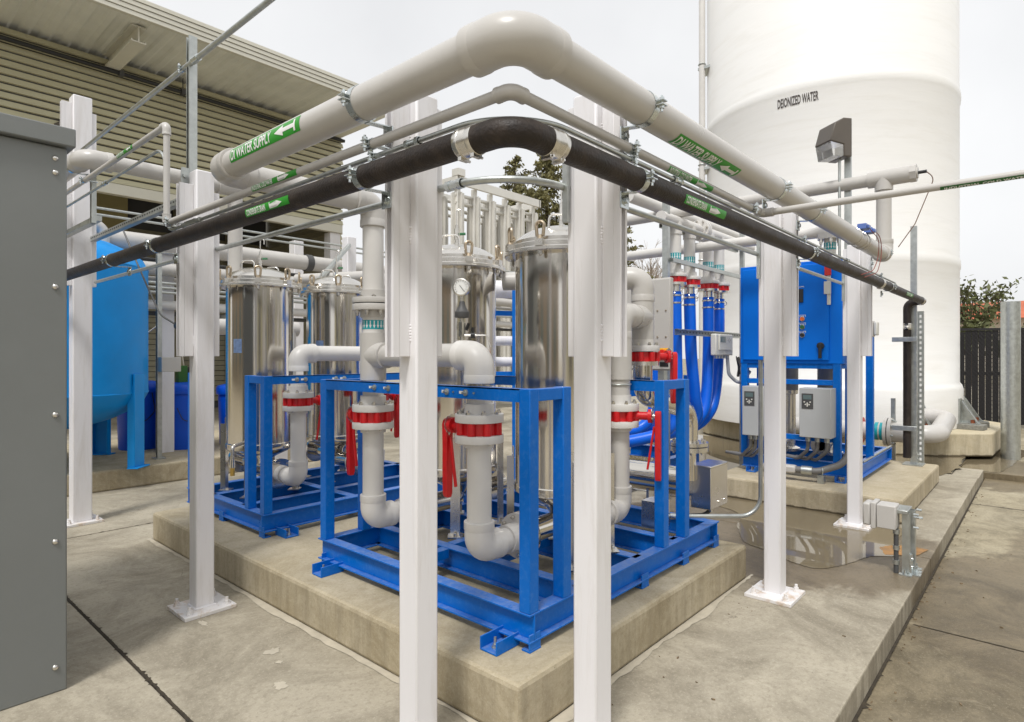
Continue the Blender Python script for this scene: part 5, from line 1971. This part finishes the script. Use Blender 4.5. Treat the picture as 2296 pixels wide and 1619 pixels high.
# ================================================================ STRUT-MOUNTED BOX NEAR THE KERB
bx = thing('outlet_stand', 'grey electrical box on two short galvanized struts near the kerb', 'electrical box', (4.95, .78, 0))
channel((4.93, .74, .0), (4.93, .74, .42), .05, .041, (0, 1, 0)).build('strut', GALV, bx, smooth=0)
channel((5.02, .72, .0), (5.02, .72, .425), .05, .041, (0, 1, 0)).build('strut', GALV, bx, smooth=0)
m = MB()
m.box(4.88, 5.07, .725, .80, .415, .44)
m.build('top_strut', GALV, bx, bevel=.003)
m = MB()
m.box(4.898, 4.962, .705, .717, .0, .14)
m.box(4.86, 4.898, .70, .775, .0, .008)
m.box(4.962, 5.03, .66, .725, .0, .008)
m.box(4.90, 4.96, .655, .705, .0, .008)
m.box(5.05, 5.10, .67, .73, .0, .008)
m.box(5.046, 5.052, .70, .745, .0, .10)
for (a_, b_) in ((4.875, .74), (5.0, .69), (5.08, .70)):
    m.cyl((a_, b_, .008), (a_, b_, .04), .006, 8)
    m.cyl((a_, b_, .008), (a_, b_, .018), .011, 6)
for zz in (.05, .105):
    m.cyl((4.93, .705, zz), (4.93, .700, zz), .012, 12)
m.build('base_bracket', ZINC, bx)
m = MB()
for (a_, b_, c_) in ((4.945, .70, .41), (4.955, .70, .39), (5.04, .695, .425), (5.05, .69, .37), (4.945, .70, .32)):
    m.cyl((a_, b_, c_), (a_, b_ - .03, c_), .009, 8)
stuff(m.build('strut_bolts', ZINC, bx))
m = MB()
m.box(4.82, 4.97, .785, .90, .31, .47)
bd = m.build('box_body', PUTTY, bx, bevel=.006)
MB().box(4.815, 4.975, .903, .935, .30, .48).build('box_cover', PUTTY, bx, bevel=.006)
MB().box(4.82, 4.96, .936, .985, .315, .47).build('weather_hood', PUTTY, bx, bevel=.012)
m = MB()
m.cyl((4.90, .795, .0), (4.90, .795, .32), .015, 16)
m.build('conduit_riser', DARK, bx)
m = MB()
for zz in (.27, .16, .06):
    m.cyl((4.90, .795, zz), (4.90, .795, zz + .03), .02, 12)
m.build('conduit_coupling', GALV, bx)

# ================================================================ WALL-PACK LIGHTS
def wallpack(x, y, z, s, label):
    o = thing('flood_light', label, 'light', (x, y, z), 'bronze box lights')
    d = Vector((-.80, .6, 0)).normalized()      # direction the light looks
    q = Vector((-d.y, d.x, 0))
    def pt(a, b, c):
        return Vector((x, y, z)) + d * (a * s) + q * (b * s) + Vector((0, 0, c * s))
    w_ = .125
    m = MB()
    m.extr([pt(0, -w_, 0), pt(.10, -w_, 0), pt(.10, -w_, .13), pt(.27, -w_, .16), pt(.21, -w_, .36), pt(.10, -w_, .42), pt(0, -w_, .42)], q * (2 * w_ * s))
    m.build('housing', BRONZE, o, bevel=.01 * s)
    m = MB()
    m.extr([pt(.105, -w_ * .94, .005), pt(.23, -w_ * .94, .0), pt(.26, -w_ * .94, .152), pt(.105, -w_ * .94, .125)], q * (1.88 * w_ * s))
    m.build('lens', LENS, o)
    return o


wallpack(6.12, 1.40, 3.27, .82, 'bronze box floodlight on a galvanized strut in front of the white tank')
ls = thing('light_strut', 'galvanized strut carrying the floodlight above the puddle post', 'strut', (6.13, 1.38, 1.5))
channel((6.145, 1.37, 2.30), (6.145, 1.37, 3.60), .05, .041, (1, 0, 0)).build('channel', GALV, ls, smooth=0)
MB().cyl((6.06, 1.42, 2.35), (6.06, 1.42, 3.29), .012, 12).build('feed_conduit', GALV, ls)
wallpack(3.2, 13.92, 5.25, 1.6, 'dark box light on the tan siding beside the tall white post')
# hanging sensor below the thick pipe
hs2 = thing('inline_flange', 'grey pipe flange with a teal arrow band under the thick pipe by the puddle post', 'pipe', (6.2, 1.75, 2.2))
MB().cyl((6.55, 1.62, 2.49), (6.55, 1.62, 2.75), .055, 24).build('pipe', PVCL, hs2)
MB().cyl((6.55, 1.62, 2.64), (6.55, 1.62, 2.69), .11, 30).build('flange', PVCL, hs2)
flow_band(hs2, 6.55, 1.62, 2.57, .07, .055, 14)
b = MB()
bolts(b, (6.55, 1.62, 2.64), (0, 0, -1), .09, 6, .015, .06)
stuff(b.build('flange_bolts', STEELB, hs2))
MB().cyl((6.55, 1.62, 2.72), (6.55, 4.0, 2.72), .055, 24).build('pipe', PVCL, hs2)

# ================================================================ BOLLARD, FENCE, BACKGROUND RIGHT
bo = MB().lathe((11.75, .44, 0), [(.118, -.29), (.118, 2.30), (.112, 2.305), (.112, 2.0)], 36, caps=False).build('bollard', GALV)
tag(bo, 'tall galvanized steel pipe bollard standing in water at the right edge', 'bollard')
fn = thing('slat_fence', 'black slatted chain-link fence behind the bollard', 'fence', (16.5, 0.6, -.1))
F0 = Vector((15.6, 2.6, 0)); F1 = Vector((17.6, -1.2, 0))
fd = (F1 - F0).normalized()
fl = (F1 - F0).length
fnrm = Vector((-fd.y, fd.x, 0))
slat_me = None
n = 34
for k in range(n):
    c = F0 + fd * (fl * (k + .5) / n)
    if slat_me is None:
        o = MB().obox(c + Vector((0, 0, 1.02)), fd * .057, fnrm * .006, Vector((0, 0, 1.0))).build('slat', FENCEB, fn, smooth=0)
        slat_me = (o.data, c)
    else:
        o = bpy.data.objects.new('slat', slat_me[0])
        COL.objects.link(o)
        o.parent = fn
        dlt = c - slat_me[1]
        o.location = (dlt.x, dlt.y, random.uniform(-.03, .02))
m = MB()
m.bar(F0 + Vector((0, 0, 2.06)), F1 + Vector((0, 0, 2.06)), .05, .05)
m.build('top_rail', FENCEB, fn)
m = MB()
for k in range(3):
    c = F0 + fd * (fl * k / 2) + fnrm * .06
    m.cyl(c + Vector((0, 0, -.2)), c + Vector((0, 0, 2.1)), .035, 14)
m.build('fence_post', FENCEB, fn)
m = MB()
for k in range(90):
    s0 = fl * (k / 60.0) - 1.6
    for sg in (1, -1):
        a = Vector((0, 0, 0)); 
        p = F0 + fd * max(0, min(fl, s0)) - fnrm * .012
        e = F0 + fd * max(0, min(fl, s0 + 1.6)) - fnrm * .012
        ta = (max(0, min(fl, s0)) - s0) / 1.6
        tb_ = (max(0, min(fl, s0 + 1.6)) - s0) / 1.6
        if tb_ - ta < .05:
            continue
        za = (.03 + 2.0 * ta) if sg > 0 else (2.03 - 2.0 * ta)
        zb_ = (.03 + 2.0 * tb_) if sg > 0 else (2.03 - 2.0 * tb_)
        m.bar(p + Vector((0, 0, za)), e + Vector((0, 0, zb_)), .004, .004)
stuff(m.build('wire_mesh', FENCEB, fn, smooth=0))

rb = thing('tiled_house', 'far building with a red roof behind the fence', 'building', (78, 1, 0))
m = MB()
m.box(70, 90, -14, 9, 0, 4.9)
m.build('wall', mat('far_stucco', (.55, .5, .42), .8), rb)
m = MB()
m.extr([(69, -15, 4.8), (69, 10, 4.8), (74, 7, 6.6), (74, -12, 6.6)], (14, 0, 0))
m.build('roof', ROOFR, rb)
m = MB()
m.box(72, 84, -12, 1.5, 6.5, 7.0)
m.build('roof_box', mat('far_white', (.7, .7, .7), .6), rb)


def leaves(n, gen, size, seed):
    rng = np.random.default_rng(seed)
    P = gen(n, rng)
    N = len(P)
    d1 = rng.normal(size=(N, 3)); d1 /= np.linalg.norm(d1, axis=1)[:, None]
    d2 = rng.normal(size=(N, 3)); d2 -= (d2 * d1).sum(1)[:, None] * d1
    d2 /= np.linalg.norm(d2, axis=1)[:, None]
    sz = size * rng.uniform(.6, 1.4, (N, 1))
    a = P - d1 * sz; b = P + d2 * sz * .45; c = P + d1 * sz; d = P - d2 * sz * .45
    V = np.stack([a, b, c, d], 1).reshape(-1, 3)
    Fc = np.arange(4 * N).reshape(-1, 4)
    return V, Fc


def leaf_obj(name, V, Fc, m, parent):
    off = np.array(OFF[parent.name])
    me = bpy.data.meshes.new(name)
    me.from_pydata([tuple(p) for p in (V - off)], [], [tuple(int(i) for i in f) for f in Fc])
    me.materials.append(m)
    o = bpy.data.objects.new(name, me)
    COL.objects.link(o)
    o.parent = parent
    return o


def conifer(x, y, h, rad, seed, label, base=0.15, nb=70, per=90, size=.125, m=NEEDLE):
    t = thing('conifer_tree', label, 'tree', (x, y, 0), 'conifers behind the plant')
    MB().lathe((x, y, 0), [(h * .022, 0), (h * .014, h * .5), (.03, h * .99)], 10).build('trunk', BARK, t)
    rr = random.Random(seed)
    br = MB()
    pts = []
    for k in range(nb):
        f = base + (1 - base) * (k / nb) ** .9
        z0 = h * f
        L = rad * (1 - f) ** .8 * rr.uniform(.5, 1.1) + .25
        an = rr.uniform(0, 2 * math.pi)
        d = Vector((math.cos(an), math.sin(an), 0))
        up = .35 * f
        tip = Vector((x, y, z0)) + d * L + Vector((0, 0, L * (up - .15)))
        br.cyl((x, y, z0), tip, .03 * (1 - f) + .012, 5, .006)
        for j in range(int(per * (.3 + L / rad))):
            s = rr.uniform(.15, 1.0)
            p = Vector((x, y, z0)).lerp(tip, s)
            sp_ = .22 * L * (1.1 - s) + .12
            pts.append((p.x + rr.gauss(0, sp_ * .6), p.y + rr.gauss(0, sp_ * .6), p.z + rr.gauss(0, sp_ * .35) - .05))
    br.build('branches', BARK, t)
    V, Fc = leaves(0, lambda n_, g_: np.array(pts), size, seed)
    leaf_obj('crown', V, Fc, m, t)
    return t


conifer(33.9, 29.7, 16.3, 5.0, 1, 'tall slim conifer top showing under the black pipe bend', nb=120, per=120)
conifer(31.6, 24.9, 15.2, 6.5, 2, 'dense dark conifer right of the aluminium fin towers', base=.1, nb=170, per=150)
conifer(30.5, 26.4, 12.6, 6.0, 3, 'shorter conifer between the aluminium fin towers and the steel filter', base=.08, nb=140, per=120)
conifer(36.0, 22.6, 12.2, 5.0, 4, 'conifer edge right of the right large white post', base=.1, nb=120, per=120)


def broadleaf(x, y, h, rad, seed, label, bare=False):
    t = thing('broadleaf_tree' if not bare else 'bare_tree', label, 'tree', (x, y, 0))
    rr = random.Random(seed)
    tr = MB()
    pts = []

    def grow(p, d, L, r_, lev):
        e = p + d * L
        tr.cyl(p, e, r_, 6, r_ * .65)
        if lev >= (5 if bare else 3):
            for _ in range(22):
                s = rr.uniform(.1, 1.2)
                q = p.lerp(e, s)
                pts.append((q.x + rr.gauss(0, .22), q.y + rr.gauss(0, .22), q.z + rr.gauss(0, .16)))
            return
        for _ in range(3 if lev else 6):
            nd = (d + Vector((rr.gauss(0, .45), rr.gauss(0, .45), rr.uniform(-.1, .35)))).normalized()
            grow(p.lerp(e, rr.uniform(.45, 1.0)), nd, L * rr.uniform(.55, .8), r_ * .6, lev + 1)
    grow(Vector((x, y, 0)), Vector((.02, .03, 1)), h * .45, h * .018, 0)
    tr.build('trunk', TWIG if bare else BARK, t)
    if not bare:
        V, Fc = leaves(0, lambda n_, g_: np.array(pts), .14, seed)
        leaf_obj('crown', V, Fc, LEAF, t)
    return t


broadleaf(37.5, 2.9, 5.9, 2, 11, 'windswept tree above the black fence beside the white tank')
broadleaf(36.5, 3.3, 3.6, 2, 12, 'low dark bush against the white tank above the fence')
broadleaf(40, -1.2, 3.6, 2, 13, 'low green bush above the fence at the right edge')
broadleaf(38.5, .9, 2.9, 2, 14, 'low hedge bush under the red roof behind the fence')
broadleaf(46, 25.0, 10.0, 3, 15, 'pale leafless tree seen beside the strut frame of the blue hoses', True)
broadleaf(44, 26.5, 8.6, 3, 16, 'pale leafless tree left of the strut frame of the blue hoses', True)

# ================================================================ FIN-TUBE VAPORIZER
vz = thing('fin_vaporizer', 'tall pale aluminium fin towers under a top frame behind the filters', 'vaporizer', (12.5, 12.2, 0))
VX = [11.1 + .62 * k for k in range(6)]
VY = [11.75, 12.4, 13.05]
fin = None
for x in VX:
    for y in VY:
        if fin is None:
            m = MB()
            m.cyl((x, y, .5), (x, y, 6.0), .085, 12)
            for k in range(8):
                an = k * math.pi / 4
                d = Vector((math.cos(an), math.sin(an), 0)); s = Vector((-d.y, d.x, 0))
                m.obox(Vector((x, y, 3.2)) + d * .10, d * .08, s * .012, Vector((0, 0, 2.6)))
            o = m.build('fin_tube', ALU, vz, smooth=0)
            fin = (o, x, y)
        else:
            o = fin[0].copy()
            COL.objects.link(o)
            o.parent = vz
            o.location = (x - fin[1], y - fin[2], 0)
for y in (11.6, 13.2):
    MB().box(10.95, 14.35, y - .04, y + .04, 5.98, 6.2).build('top_beam', ALU, vz, bevel=.004)
for x in (10.95, 14.35):
    MB().box(x - .04, x + .04, 11.56, 13.24, 5.98, 6.2).build('top_beam', ALU, vz, bevel=.004)
for z_ in (5.55, 5.75):
    for y in VY:
        MB().cyl((11.0, y, z_), (14.3, y, z_), .05, 10).build('link_pipe', ALU, vz)
m = MB()
m.box(10.9, 11.15, 11.5, 11.75, 6.2, 6.38)
m.build('valve_box', ALU, vz)

# ================================================================ LEFT: CABINET, VESSEL, DRUMS
cb = thing('grey_cabinet', 'large grey metal cabinet cut off by the left edge of the picture', 'cabinet', (-.1, 3.9, 0))
MB().box(-1.2, .722, 3.31, 4.6, .0, 2.43).build('body', GREYBOX, cb, bevel=.006)
MB().box(-1.25, .748, 3.275, 4.63, 2.432, 2.515).build('lid', GREYBOX, cb, bevel=.006)
for zz in (2.376, 2.313, 1.805, 1.236, .672, .113):
    MB().lathe((.678, 3.31, zz), [(.013, 0), (.012, .004), (.008, .008), (.003, .0095)], 16, (0, -1, 0)).build('screw', STEELB, cb)

bv = thing('blue_vessel', 'large light blue pressure vessel on legs behind the grey cabinet', 'vessel', (1.68, 8.43, .23))
VXc, VYc, VR = 1.68, 8.43, .95
prof = [(.05, .66), (.35, .69), (.60, .77), (.80, .87), (.90, .96), (VR, 1.06), (VR + .006, 1.07), (VR + .006, 1.075), (VR, 1.08), (VR, 2.50), (VR + .006, 2.505), (VR + .006, 2.515), (VR - .005, 2.53), (.90, 2.62), (.80, 2.70), (.60, 2.79), (.35, 2.85), (.05, 2.87)]
MB().lathe((VXc, VYc, 0), prof, 72).build('shell', BLUET, bv)
for an in (R(-45), R(45), R(135), R(225)):
    d = Vector((math.cos(an), math.sin(an), 0)); s = Vector((-d.y, d.x, 0))
    c = Vector((VXc, VYc, 0)) + d * (VR + .012)
    m = MB()
    m.obox(c + Vector((0, 0, .76)), d * .012, s * .10, Vector((0, 0, .53)))
    for g in (-1, 1):
        m.obox(c + s * g * .095 - d * .03 + Vector((0, 0, .70)), d * .04, s * .006, Vector((0, 0, .46)))
    m.obox(c + Vector((0, 0, .238)), d * .06, s * .13, Vector((0, 0, .007)))
    m.build('leg', BLUET, bv, bevel=.003)
m = MB()
m.tube(fillet([(1.68, 8.43, 2.8), (1.68, 8.43, 3.05), (2.2, 8.43, 3.05), (2.2, 8.43, 2.4)], .12, 8), .06, 20)
m.build('top_pipe', PVC, bv)

for k, (x, y, rr_, h_, lb) in enumerate(((3.28, 8.95, .27, .98, 'bright blue plastic drum with a lid right of the blue vessel'), (2.86, 9.35, .27, 1.0, 'blue plastic drum standing behind the galvanized strut'), (3.95, 8.75, .27, .95, 'blue plastic drum seen between the left white post and the filter'))):
    t = thing('blue_drum', lb, 'drum', (x, y, .23), 'blue chemical drums')
    MB().lathe((x, y, 0), [(rr_ * .9, .232), (rr_ * .93, .26), (rr_ * 1.0, .9), (rr_ * 1.0, h_), (rr_ * .97, h_ + .02)], 36).build('body', BLUED, t)
    MB().lathe((x, y, 0), [(rr_ * 1.08, h_), (rr_ * 1.10, h_ + .01), (rr_ * 1.10, h_ + .09), (rr_ * 1.04, h_ + .12), (rr_ * .6, h_ + .15), (.05, h_ + .155)], 36).build('lid', BLUED, t)
    MB().box(x - .09, x + .03, y - .06, y + .06, h_ + .15, h_ + .38).build('dosing_pump', mat('pump_green', (.03, .13, .02), .4), t, bevel=.008)
    MB().box(x + .03, x + .09, y - .05, y + .05, h_ + .17, h_ + .36).build('pump_head', BLACK, t, bevel=.006)
    MB().tube(fillet([(x, y, h_ + .38), (x - .05, y - .02, h_ + .7), (x + .3, y - .1, h_ + 1.0), (x + .5, y - .1, h_ + .9)], .15, 8), .008, 8).build('dosing_tube', STEELB, t)
    MB().tube(fillet([(x + .05, y - rr_ * 1.0, h_ + .1), (x + .1, y - rr_ * 1.08, .75), (x - .08, y - rr_ * 1.05, .55), (x - .18, y - rr_ * .98, .8)], .12, 6), .006, 6).build('loose_cable', BLACK, t)
gs = thing('floor_strut', 'galvanized strut standing on the pad between the blue vessel and the drum', 'strut', (2.95, 8.3, .23))
channel((2.72, 8.2, .23), (2.72, 8.2, 2.75), .055, .05, (-1, 0, 0)).build('channel', GALV, gs, smooth=0)
MB().box(2.66, 2.78, 8.14, 8.28, .231, .245).build('foot', GALV, gs)
MB().box(2.70, 2.92, 8.05, 8.18, 1.30, 1.48).build('junction_box', PUTTY, gs, bevel=.006)
sm = thing('small_plug', 'short grey pipe with a black capped probe beside the left white post', 'pipe', (2.6, 6.8, 1.9))
MB().cyl((2.45, 6.5, 1.80), (3.6, 6.5, 1.80), .085, 24).build('pipe', PVC, sm)
MB().cyl((2.40, 6.5, 1.80), (2.46, 6.5, 1.80), .10, 8).build('collar', PVC, sm)
MB().cyl((2.30, 6.5, 1.80), (2.40, 6.5, 1.80), .035, 14).build('probe', BLACK, sm)
MB().tube(fillet([(2.32, 6.5, 1.80), (2.2, 6.6, 1.9), (2.1, 6.9, 2.4), (2.05, 7.2, 2.8)], .2, 6), .009, 8).build('cable', DARK, sm)
MB().cyl((3.5, 6.5, 1.80), (3.5, 6.5, .6), .085, 24).build('riser', PVC, sm)
MB().cyl((3.5, 6.5, 1.05), (3.5, 6.5, 1.12), .15, 24).build('valve_body', RED, sm)
m = MB()
m.cyl((3.5, 6.5, 1.13), (3.5, 6.5, 1.18), .15, 24)
m.cyl((3.5, 6.5, .99), (3.5, 6.5, 1.04), .15, 24)
m.build('valve_flange', PVCL, sm)
MB().bar((3.3, 6.45, 1.08), (3.27, 6.45, .65), .05, .03, (0, 1, 0)).build('valve_handle', RED, sm)

# ================================================================ BACK PIPE RACK
r1 = thing('rear_pipe_rack', 'bundle of grey pipes and conduits running past the backs of the filters', 'pipe rack', (5.5, 8.6, 2.7))
for (y, z_, rr_, mm) in ((8.6, 2.93, .115, PVC), (8.5, 2.60, .085, PVC), (8.45, 2.42, .02, GALV), (8.45, 2.36, .02, GALV), (8.45, 2.30, .02, GALV), (8.7, 3.22, .016, GALV), (8.7, 3.30, .016, GALV), (8.8, 2.75, .03, DARK), (8.55, 2.15, .06, PVCL), (8.75, 2.05, .03, DARK), (8.9, 2.50, .05, PVC)):
    MB().cyl((1.9, y, z_), (11.5, y, z_), rr_, 20).build('pipe', mm, r1)
m = MB()
m.cyl((4.9, 8.6, 2.93), (5.0, 8.6, 2.93), .13, 24)
m.build('coupling', DARK, r1)
for x in (3.6, 5.2, 6.8, 8.4):
    MB().box(x, x + .05, 8.3, 9.0, 2.0, 2.05).build('rack_beam', GALV, r1)
tp = thing('rear_tee_pipe', 'grey pipe with an elbow crossing in front of the rear white post', 'pipe', (5.2, 7.4, 2.7))
MB().cyl((4.6, 8.3, 2.62), (5.15, 7.0, 2.62), .075, 24).build('pipe', PVC, tp)
elbow(MB(), (5.15, 7.0, 2.62), (.39, -.92, 0), (0, 0, -1), .075, .16, 1.15).build('elbow', PVC, tp)
MB().cyl((5.15, 7.0, 2.6), (5.15, 7.0, 1.0), .075, 24).build('drop', PVC, tp)


def plain_post(x, y, s, z1, label, z0=0):
    o = MB().box(x, x + s, y, y + s, z0, z1).build('support_post', WHITE, bevel=.008)
    tag(o, label, 'post', 'white posts of the pipe rack')
    return o


plain_post(2.90, 8.66, .16, 2.98, 'white steel post behind the left white post and the blue drums')
plain_post(5.40, 8.2, .16, 3.36, 'white steel post with a diagonal strut behind the filter lids')
plain_post(6.1, 11.1, .20, 3.76, 'far white steel post left of the diagonal strut')
plain_post(3.55, 6.9, .16, 2.2, 'white steel post between the two left filter housings')
db = MB().bar((4.55, 7.6, 2.55), (5.42, 8.18, 3.22), .05, .05).build('diagonal_brace', GALV, bevel=.002)
tag(db, 'diagonal galvanized strut leaning on the rear white post', 'strut')
# rear pipe seen between the two large posts
rp2 = thing('rear_white_pipe', 'pale horizontal pipe seen between the two middle filter housings', 'pipe', (5.2, 5.2, 2.0))
MB().cyl((4.4, 5.9, 2.32), (6.6, 4.4, 2.32), .11, 28).build('pipe', WHITE, rp2)
MB().cyl((4.4, 5.9, 1.68), (6.6, 4.4, 1.68), .06, 24).build('pipe', WHITE, rp2)
MB().cyl((4.4, 5.9, 1.42), (6.6, 4.4, 1.42), .06, 24).build('pipe', WHITE, rp2)
bxw = MB().box(4.98, 5.2, 4.9, 5.2, 1.35, 1.95).build('rear_cabinet', PUTTY, bevel=.006)
tag(bxw, 'pale grey box seen in the gap between the two middle filter housings', 'cabinet')
bf = thing('rear_skid', 'blue frame seen in the gap between the two middle filter housings', 'skid frame', (5.0, 5.0, 0))
MB().bar((4.5, 5.4, 1.27), (5.6, 4.6, 1.27), .06, .08).build('rail', BLUE, bf)
MB().bar((5.0, 5.6, 2.03), (6.2, 4.8, 2.03), .06, .06).build('rail', BLUE, bf)
for x, y in ((4.5, 5.4), (5.6, 4.6)):
    MB().box(x - .04, x + .04, y - .04, y + .04, 0, 2.06).build('upright', BLUE, bf)

# ================================================================ BUILDING ON THE LEFT
bd_ = thing('warehouse', 'tan metal-sided building with a deep overhanging roof at upper left', 'building', (2, 14, 0))
XE = 9.05
ZLO, ZHI = 4.93, 7.35
# lapped siding boards
bh = .145
nb_ = int((ZHI - ZLO) / bh) + 1
bmesh_ = None
for k in range(nb_):
    z0 = ZLO + k * bh
    if bmesh_ is None:
        m = MB()
        m.extr([(-8, 14.0, z0), (-8, 13.935, z0 + .002), (-8, 13.94, z0 + .012), (-8, 13.985, z0 + bh - .03), (-8, 14.0, z0 + bh - .03)], (XE + 8, 0, 0))
        o = m.build('siding_board', SIDING, bd_, smooth=0)
        bmesh_ = o
    else:
        o = bmesh_.copy()
        COL.objects.link(o)
        o.parent = bd_
        o.location = (0, 0, k * bh)
MB().box(-8, XE - .03, 14.0, 14.25, ZLO, ZHI).build('wall_core', DARK, bd_, smooth=0)
MB().box(-8, XE - .02, 13.94, 14.1, ZLO - .22, ZLO - .003).build('sill_trim', FASCIA, bd_, bevel=.01)
# end return with stepped edge
for k in range(30):
    z0 = .5 + k * bh
    o = MB().extr([(XE - .02, 14.05, z0), (XE + .05, 14.05, z0 + .004), (XE + .05, 14.05, z0 + .02), (XE, 14.05, z0 + bh - .012), (XE - .02, 14.05, z0 + bh - .012)], (0, 6, 0)).build('siding_board', SIDING, bd_, smooth=0)
MB().box(XE - .35, XE - .05, 14.0, 14.3, 0, ZLO - .22).build('corner_column', WHITE, bd_, bevel=.01)
# recessed bay
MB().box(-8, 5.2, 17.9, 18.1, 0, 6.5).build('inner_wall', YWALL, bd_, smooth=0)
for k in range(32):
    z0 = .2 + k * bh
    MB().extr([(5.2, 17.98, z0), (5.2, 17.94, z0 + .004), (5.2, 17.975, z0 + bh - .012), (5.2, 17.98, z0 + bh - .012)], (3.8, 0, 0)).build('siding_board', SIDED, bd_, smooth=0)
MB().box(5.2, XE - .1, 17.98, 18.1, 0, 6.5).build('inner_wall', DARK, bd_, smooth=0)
for x in (3.0, 6.3, 7.7):
    MB().box(x, x + .18, 17.7, 17.93, 0, 6.3).build('inner_column', SIDED, bd_, smooth=0)
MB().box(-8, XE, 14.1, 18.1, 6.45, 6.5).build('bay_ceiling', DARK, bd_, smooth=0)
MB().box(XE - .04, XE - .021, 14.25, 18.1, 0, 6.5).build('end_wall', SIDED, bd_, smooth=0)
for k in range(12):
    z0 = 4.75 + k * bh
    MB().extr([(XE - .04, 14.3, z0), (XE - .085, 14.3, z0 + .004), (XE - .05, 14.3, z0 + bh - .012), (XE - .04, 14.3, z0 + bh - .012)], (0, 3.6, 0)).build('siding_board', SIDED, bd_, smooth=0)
# roof: corrugated deck, fascia in steps, cantilever beams
ZR = 7.36
m = MB()
n = 110
vs = []
X0r, X1r = -8.0, 9.3
prof = []
x = X0r
step = .305
while x < X1r:
    prof += [(x, 0), (x + .10, 0), (x + .15, .028), (x + .255, .028)]
    x += step
for (xx, dz) in prof:
    vs.append((xx, 11.98, ZR + .10 + dz))
    vs.append((xx, 14.3, ZR + .10 + dz - .02))
fs = [(2 * i, 2 * i + 1, 2 * i + 3, 2 * i + 2) for i in range(len(prof) - 1)]
m.add(vs, fs)
m.build('roof_deck', SOFFIT, bd_, smooth=0, fix=False)
MB().box(X0r, X1r + .05, 11.99, 18.3, ZR + .17, ZR + .30).build('roof', FASCIA, bd_, smooth=0)
for k in range(4):
    MB().box(X0r, X1r + .06, 11.90 - .012 * k, 11.99, ZR + .04 + k * .085, ZR + .04 + (k + 1) * .085 - .012).build('fascia_strip', FASCIA, bd_, bevel=.004)
for x in (-1.2, 3.75, 8.75):
    m = MB()
    m.box(x - .12, x + .12, 12.3, 14.0, ZR - .22, ZR - .20)
    m.box(x - .12, x + .12, 12.3, 14.0, ZR + .06, ZR + .08)
    m.box(x - .012, x + .012, 12.3, 14.0, ZR - .20, ZR + .06)
    m.box(x - .12, x - .105, 12.3, 14.0, ZR - .20, ZR - .175)
    m.box(x + .105, x + .12, 12.3, 14.0, ZR - .20, ZR - .175)
    m.build('roof_beam', FASCIA, bd_, smooth=0)
sp2 = thing('sprinkler_pipe', 'thin black pipe along the top of the tan siding under the roof', 'pipe', (0, 13.8, 7.1))
MB().cyl((-8, 13.82, 7.10), (9.0, 13.82, 7.10), .042, 14).build('pipe', BLACK, sp2)
for x in (3.9, 5.05, 8.3):
    m = MB()
    m.cyl((x, 13.82, 7.1), (x, 13.82, 7.4), .012, 8)
    m.box(x - .04, x + .04, 13.76, 13.88, 7.04, 7.16)
    m.build('hanger', DARK, sp2)

# ================================================================ UNSEEN BUILDINGS ADDED BEHIND THE CAMERA (for the polished steel to mirror)
yb = thing('added_tan_building', 'plain tan building added behind the viewer for the steel housings to mirror', 'building', (0, -30, 0))
MB().box(-26, 46, -40, -31, 0, 7.0).build('wall', SIDING, yb, smooth=0)
for k, x in enumerate((-20, -9, 2, 13, 24)):
    MB().box(x, x + 6.0, -30.99, -30.9, 0, 5.2).build('roller_door', (DARK, WHITE, BRONZE, PUTTY, WHITE)[k], yb, bevel=.02)
MB().box(-27, 47, -40.5, -30.2, 7.0, 7.4).build('roof', FASCIA, yb, smooth=0)
yc = thing('added_brick_block', 'dark brick block added behind the viewer to give the steel housings a reflection', 'building', (-28, 4, 0))
MB().box(-40, -28, -16, 34, 0, 6.5).build('wall', mat('dark_brick', (.30, .23, .16), .8, var=.3, scale=2), yc, smooth=0)
for y in (-12, -3, 6, 15, 24):
    MB().box(-27.99, -27.9, y, y + 4.0, .8, 4.4).build('window', LCD, yc, bevel=.02)
